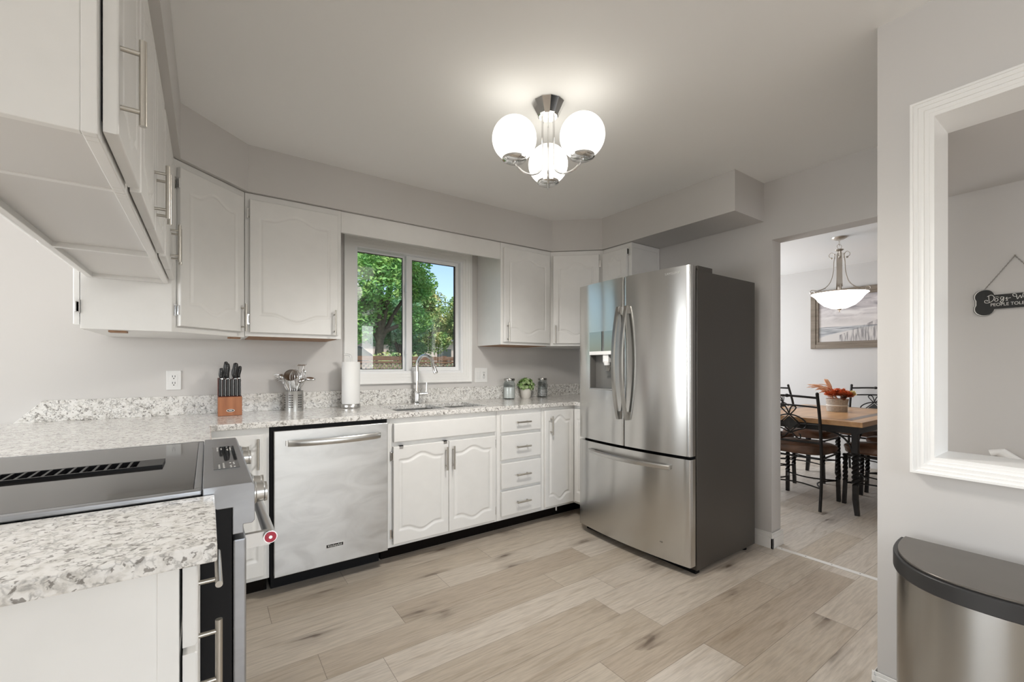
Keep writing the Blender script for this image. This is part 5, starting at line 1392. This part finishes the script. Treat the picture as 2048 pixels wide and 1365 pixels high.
dup(ch, (5.39, 2.02, 0), -PI / 2, 'iron dining chair on the left side near the far wall')

# centrepiece
vx, vy = 5.08, 1.66
t = thing('flower_arrangement', 'autumn flowers in a burlap wrapped pot on the dining table', 'flowers', (vx, vy, TZ + 0.001))
b = MB(); b.lathe([(0.0, 0), (0.082, 0), (0.086, 0.02), (0.086, 0.075), (0.094, 0.125), (0.088, 0.125), (0.080, 0.11), (0.0, 0.10)], (vx, vy, TZ + 0.001), 28); b.build('pot', 'burlap', t, smooth=40)
b = MB(); b.lathe([(0.087, 0.0), (0.090, 0.002), (0.090, 0.010), (0.087, 0.012)], (vx, vy, TZ + 0.055), 28); b.prism([(-0.004, 0), (0.004, 0), (0.010, -0.055), (0.0, -0.05)], 0, 0.002, basis((vx - 0.02, vy - 0.092, TZ + 0.06), (1, 0, 0), (0, 0, 1))); b.build('ribbon', 'ribbon', t, smooth=40)
rnd = random.Random(4)
def petals(c, rad, nP, bm, w_=0.4):
    for k in range(nP):
        th = rnd.uniform(0, 2 * PI); el = rnd.uniform(0.1, 1.4); d = Vector((math.cos(th) * math.cos(el), math.sin(th) * math.cos(el), math.sin(el)))
        s2 = d.cross(Vector((0, 0, 1))).normalized() * rad * w_; tip = Vector(c) + d * rad; mid = Vector(c) + d * rad * 0.6
        bm.add([c, mid + s2, tip, mid - s2], [(0, 1, 2, 3)])
b = MB()
for c, r in (((vx + 0.02, vy - 0.03, TZ + 0.15), 0.085), ((vx + 0.045, vy - 0.07, TZ + 0.14), 0.07), ((vx - 0.03, vy + 0.04, TZ + 0.15), 0.085), ((vx + 0.06, vy + 0.02, TZ + 0.15), 0.08)): petals(c, r, 46, b)
b.build('orange_blooms', 'orange', t)
b = MB()
for k in range(26):
    a = rnd.uniform(1.2, 3.0); ln = rnd.uniform(0.10, 0.20); out = Vector((-0.62 * math.cos(a - 2.1) , 0.78 * math.cos(a - 2.1), 0)) 
    p0 = Vector((vx + rnd.uniform(-.04, .02), vy + rnd.uniform(-.02, .05), TZ + 0.11)); p1 = p0 + out * ln * 0.55 + Vector((0, 0, ln * 0.7)); p2 = p1 + out * ln * 0.7 + Vector((0, 0, -0.01 + rnd.uniform(-.02, .04)))
    b.tube(smooth_path([p0, p1, p2], 4), [0.002] * 4 + [0.004] * 4 + [0.001], 5)
for k in range(3):
    p0 = Vector((vx - 0.02, vy + 0.02, TZ + 0.12)); b.tube(smooth_path([p0, p0 + Vector((-0.01, 0.02 + k * .01, 0.12)), p0 + Vector((-0.03, 0.05 + .01 * k, 0.20))], 4), [0.003] * 4 + [0.009] * 4 + [0.001], 6)
b.build('grass_plumes', 'peach', t, smooth=60)
b = MB(); petals((vx + 0.09, vy - 0.10, TZ + 0.155), 0.055, 34, b, 0.3); b.build('yellow_leaves', 'yellowp', t)
b = MB(); petals((vx - 0.055, vy - 0.075, TZ + 0.135), 0.034, 40, b, 0.4); b.sphere((vx - 0.05, vy - 0.068, TZ + 0.14), 0.024, 10, 8); b.build('pine_cone', 'cone', t)

# picture on the dining wall
PYL, PZ0, PZ1, PW = 2.365, 1.425, 2.155, 1.15
t = thing('framed_picture', 'framed black and white beach print on the dining room wall', 'picture', (6.4, PYL - PW / 2, PZ0))
b = MB()
for (d0, d1, wd, off) in ((6.360, 6.40, 0.055, 0.0), (6.368, 6.40, 0.03, 0.055)):
    y1, y0, z0, z1 = PYL - off, PYL - PW + off, PZ0 + off, PZ1 - off
    b.box(d0, d1, y1 - wd, y1, z0, z1); b.box(d0, d1, y0, y0 + wd, z0, z1); b.box(d0, d1, y0 + wd, y1 - wd, z0, z0 + wd); b.box(d0, d1, y0 + wd, y1 - wd, z1 - wd, z1)
b.build('frame', 'frame', t, bevel=0.003)
pm = bpy.data.meshes.new('print'); wI, hI = PW - 0.17, (PZ1 - PZ0) - 0.17
pm.from_pydata([(0, 0, 0), (0, -wI, 0), (0, -wI, hI), (0, 0, hI), (.004, 0, 0), (.004, -wI, 0), (.004, -wI, hI), (.004, 0, hI)], [], [(0, 1, 2, 3), (7, 6, 5, 4), (0, 4, 5, 1), (1, 5, 6, 2), (2, 6, 7, 3), (3, 7, 4, 0)]); pm.materials.append(M['beach'])
po = bpy.data.objects.new('print', pm); COL.objects.link(po); po.parent = t; po.location = Vector((6.385, PYL - 0.085, PZ0 + 0.085)) - Vector(t.location)

# dining pendant
CX, CY = 4.955, 1.60
t = thing('pendant_light', 'nickel scroll pendant lamp with a lit glass bowl over the dining table', 'pendant lamp', (CX, CY, CZ))
b = MB(); b.lathe([(0.0, 0.0), (0.062, 0.0), (0.060, -0.008), (0.035, -0.022), (0.012, -0.026), (0.0, -0.026)], (CX, CY, CZ), 28); b.build('canopy', 'lampmetal', t, smooth=50)
b = MB()
for k in range(4):
    z = CZ - 0.032 - k * 0.014; nn = (1, 0) if k % 2 else (0, 1)
    b.tube([(CX + nn[0] * 0.005 * math.sin(u), CY + nn[1] * 0.005 * math.sin(u), z + 0.009 * math.cos(u)) for u in [i * PI / 5 for i in range(10)]], 0.0014, 5, closed=True)
b.tube([(CX + 0.022 * math.sin(u) * 0.82, CY - 0.57 * 0.022 * math.sin(u), 2.352 + 0.022 * math.cos(u)) for u in [i * PI / 8 for i in range(16)]], 0.0022, 6, closed=True)
b.build('chain', 'lampmetal', t, smooth=50)
b = MB(); b.lathe([(0.0, 0.0), (0.02, 0.0), (0.036, -0.008), (0.030, -0.016), (0.016, -0.024), (0.020, -0.05), (0.014, -0.06), (0.012, -0.42), (0.0, -0.42)], (CX, CY, 2.33), 20); b.build('stem', 'lampmetal', t, smooth=50)
rim_z = 1.905; BR = 0.225
for k in range(4):
    a = 0.35 + k * PI / 2; d = Vector((math.cos(a), math.sin(a), 0)); o = Vector((CX, CY, 0)); sd = Vector((-d.y, d.x, 0))
    def Pt(r_, z_): return o + d * r_ + Vector((0, 0, z_))
    path = smooth_path([Pt(0.030, 2.285), Pt(0.040, 2.20), Pt(0.044, 2.11), Pt(0.066, 2.02), Pt(0.110, 1.965), Pt(0.165, 1.945)], 6)
    b = MB(); w_ = 0.021
    vs = []; fs = []
    for i, p in enumerate(path):
        vs += [p - sd * w_, p + sd * w_, p + sd * w_ + d * 0.006, p - sd * w_ + d * 0.006]
    for i in range(len(path) - 1):
        for j in range(4): fs.append((i * 4 + j, i * 4 + (j + 1) % 4, (i + 1) * 4 + (j + 1) % 4, (i + 1) * 4 + j))
    b.add(vs, fs); b.tube(smooth_path([Pt(0.034, 2.24), Pt(0.040, 2.28), Pt(0.058, 2.300), Pt(0.078, 2.285), Pt(0.078, 2.262), Pt(0.062, 2.250)], 5), 0.0028, 6); b.sphere(Pt(0.060, 2.246), 0.010, 8, 6)
    b.tube(smooth_path([Pt(0.105, 1.965), Pt(0.165, 1.945), Pt(0.215, 1.955), Pt(0.232, 1.935), Pt(0.215, 1.915), Pt(0.195, 1.925), Pt(0.200, 1.938)], 5), 0.0035, 6)
    b.tube(smooth_path([Pt(0.12, 1.905), Pt(0.13, 1.935), Pt(0.155, 1.935), Pt(0.16, 1.915), Pt(0.145, 1.912)], 5), 0.003, 6)
    b.build('scroll_arm', 'lampmetal', t, smooth=50)
b = MB(); prof = [(0.010, -0.150), (0.06, -0.143), (0.12, -0.115), (0.165, -0.072), (0.190, -0.035), (0.205, -0.018), (0.225, -0.004), (0.226, 0.0), (0.220, 0.0), (0.200, -0.012), (0.10, -0.10), (0.0, -0.13)]
b.lathe(prof, (CX, CY, rim_z), 48); b.build('glass_bowl', 'bowlglow', t, smooth=60)
b = MB(); b.lathe([(0.226, -0.003), (0.230, 0.0), (0.226, 0.006), (0.222, 0.0)], (CX, CY, rim_z), 48); b.build('rim', 'lampmetal', t, smooth=60)
b = MB(); b.lathe([(0.0, 0.0), (0.022, 0.0), (0.014, -0.010), (0.005, -0.014), (0.010, -0.022), (0.0, -0.031)], (CX, CY, rim_z - 0.150), 18); b.build('finial', 'lampmetal', t, smooth=60)

# ------------------------------------------------------------------ outdoors
prof_g = [(3.4, -0.55), (10.5, -0.55), (17.0, 0.65), (110, 0.65)]
b = MB(); b.prism([(3.4, -0.9)] + [(110, -0.9)] + prof_g[::-1], 0, 150, basis((-60, 0, 0), (0, 1, 0), (0, 0, 1))); g = b.build('ground', 'grass'); struct(g)
b = MB(); b.box(-60, 90, 21.5, 26.5, 0.64, 0.665); g = b.build('road', 'asphalt'); struct(g)
# fence: one thing, lattice and boards as parts
FYD = 8.6
t = thing('garden_fence', 'brown wooden fence with lattice top beyond the window', 'fence', (4.0, FYD, -0.55))
b = MB()
for k in range(70):
    x = -1.0 + k * 0.15; b.box(x, x + 0.142, FYD, FYD + 0.02, -0.55, 0.98)
b.build('board_panel', 'lead', t)
b = MB(); b.box(-1, 9.5, FYD - 0.02, FYD + 0.05, 1.315, 1.40); b.box(-1, 9.5, FYD - 0.012, FYD + 0.03, 1.255, 1.30); b.box(-1, 9.5, FYD - 0.01, FYD + 0.03, 0.94, 0.99); b.build('rail', 'lead', t)
b = MB(); zt, zb_ = 1.26, 0.97; h = zt - zb_
for k in range(118):
    x = -1.2 + k * 0.09
    for s1, yy in ((1, FYD), (-1, FYD + 0.008)):
        xa, xb = (x, x + h) if s1 > 0 else (x + h, x)
        w_ = 0.022
        b.add([(xa - w_, yy, zb_), (xa + w_, yy, zb_), (xb + w_, yy, zt), (xb - w_, yy, zt), (xa - w_, yy + .007, zb_), (xa + w_, yy + .007, zb_), (xb + w_, yy + .007, zt), (xb - w_, yy + .007, zt)],
              [(0, 1, 2, 3), (7, 6, 5, 4), (0, 4, 5, 1), (1, 5, 6, 2), (2, 6, 7, 3), (3, 7, 4, 0)])
b.build('lattice', 'lattice', t)
for k in range(5):
    b = MB(); b.box(-0.6 + k * 2.4, -0.5 + k * 2.4, FYD + 0.02, FYD + 0.12, -0.55, 1.42); b.build('post', 'lead', t)

def leaf_cloud(rnd, centres, n, size):
    b = MB(); vs = []; fs = []
    for i in range(n):
        c, r = centres[rnd.randrange(len(centres))]
        while True:
            p = Vector((rnd.uniform(-1, 1), rnd.uniform(-1, 1), rnd.uniform(-1, 1)))
            if 0.35 < p.length < 1: break
        p = Vector(c) + Vector((p.x * r, p.y * r, p.z * r * 0.75))
        d = Vector((rnd.gauss(0, 1), rnd.gauss(0, 1), rnd.gauss(0, .6))).normalized(); e_ = d.cross(Vector((rnd.gauss(0, 1), rnd.gauss(0, 1), rnd.gauss(0, 1)))).normalized()
        s1 = size * rnd.uniform(0.6, 1.3); o = len(vs)
        vs += [p - d * s1, p + e_ * s1 * 0.45, p + d * s1, p - e_ * s1 * 0.45]; fs.append((o, o + 1, o + 2, o + 3))
    b.add(vs, fs); return b
def tree(x, y, H, crown_r, crown_z, mat, label, seed, n=7000, size=0.13, trunk_r=0.22):
    rnd = random.Random(seed); t = thing('garden_tree', label, 'tree', (x, y, 0.65), group='trees beyond the fence')
    b = MB(); fork = crown_z - crown_r * 0.75
    b.tube(smooth_path([(x, y, 0.6), (x + 0.05, y, 0.65 + (fork - 0.65) * 0.5), (x + 0.1, y, fork), (x + 0.1, y, crown_z + crown_r * .3)], 5), [trunk_r * (1 - 0.045 * i) for i in range(16)], 9)
    cs = []
    for k in range(22):
        a = rnd.uniform(0, 2 * PI); rr = crown_r * math.sqrt(rnd.random()) * 0.8; z = crown_z + rnd.uniform(-0.75, 0.8) * crown_r
        k2 = math.sqrt(max(0.1, 1 - ((z - crown_z) / crown_r) ** 2)); c = (x + rr * math.cos(a) * k2, y + rr * math.sin(a) * k2, z); cs.append((c, crown_r * rnd.uniform(0.28, 0.45)))
        if k < 9: b.tube(smooth_path([(x + 0.08, y, fork * rnd.uniform(0.75, 1.0)), ((x + c[0]) / 2, (y + c[1]) / 2, (fork + c[2]) / 2 - .1), c], 4), [trunk_r * f for f in (.5, .46, .42, .38, .34, .3, .26, .2, .12)], 6)
    b.build('trunk', 'bark', t, smooth=60)
    leaf_cloud(rnd, cs, n, size).build('crown', mat, t)
tree(5.75, 17.8, 7, 2.45, 4.55, 'leafA', 'big green maple with a visible trunk seen through the left window pane', 1, n=30000, size=0.085, trunk_r=0.24)
tree(8.2, 22.0, 5, 1.7, 3.2, 'leafC', 'rounded bluish green tree seen through the right window pane', 2, n=16000, size=0.085)
tree(10.8, 20.0, 5, 1.9, 3.5, 'leafB', 'yellowing tree at the right edge of the window view', 3, n=16000, size=0.085)
tree(12.0, 28.0, 6, 2.5, 4.5, 'leafB', 'tall yellow green tree behind the others in the right window pane', 5, n=14000, size=0.11)
tree(4.6, 29.5, 6, 3.2, 5.4, 'leafC', 'green tree far behind the big maple', 6, n=18000, size=0.12)
def shrub(x, y, r, mat, label, seed):
    rnd = random.Random(seed); t = thing('garden_shrub', label, 'shrub', (x, y, -0.55), group='shrubs beyond the fence')
    cs = [((x + rnd.uniform(-r, r) * .6, y + rnd.uniform(-r, r) * .6, -0.55 + r * rnd.uniform(0.4, 1.3)), r * 0.5) for _ in range(9)]
    leaf_cloud(rnd, cs, 6000, 0.06).build('foliage', mat, t)
    b = MB(); b.cyl((x, y, -0.55), (x, y, 0.4), 0.05, seg=8); b.build('stem', 'bark', t)
shrub(5.35, 12.5, 1.35, 'leafB', 'yellow green shrub at the mullion of the window', 11)
shrub(6.9, 13.0, 1.35, 'leafC', 'dark green shrub low in the right window pane', 12)
shrub(8.4, 13.5, 1.4, 'leafB', 'yellowing shrub at the right of the window view', 13)
# parked car
t = thing('parked_car', 'dark estate car parked under the big tree beyond the fence', 'car', (5.0, 23.0, 0.665))
cx0, cy0, cz0 = 2.95, 22.4, 0.665
side = [(0, .35), (0.05, .80), (0.35, .92), (1.0, .98), (1.55, 1.42), (2.0, 1.52), (3.4, 1.52), (4.15, 1.0), (4.35, .85), (4.4, .35), (3.9, .25), (0.4, .25)]
b = MB(); b.prism(side[::-1], 0, 1.75, basis((cx0 + 0, cy0 + 1.75, cz0), (1, 0, 0), (0, 0, 1))); b.build('body', 'carpaint', t, bevel=0.05)
b = MB(); b.prism([(1.15, .99), (1.6, 1.38), (2.0, 1.46), (3.3, 1.46), (3.9, 1.02)], 0, 0.02, basis((cx0, cy0, cz0), (1, 0, 0), (0, 0, 1))); b.build('side_window', 'carglass', t)
for x in (0.8, 3.55): b = MB(); b.cyl((cx0 + x, cy0 - 0.01, cz0 + 0.33), (cx0 + x, cy0 + 0.22, cz0 + 0.33), 0.33, seg=24); b.build('wheel', 'tyre', t, smooth=40)
# neighbouring house
t = thing('neighbour_house', 'pale pink house with grey roof glimpsed behind the trees', 'house', (8, 38, 0.65))
b = MB(); b.box(3, 21, 36, 44, 0.65, 3.4); b.build('wall', 'stucco', t)
b = MB(); b.prism([(-4.6, 0), (4.6, 0), (0, 2.4)], 0, 19, basis((2.5, 40, 3.4), (0, 1, 0), (0, 0, 1))); b.build('roof', 'roofing', t)
for k in range(4):
    b = MB(); b.box(5 + k * 4, 6.4 + k * 4, 35.97, 36.0, 1.5, 2.7); b.build('house_window', 'carglass', t)
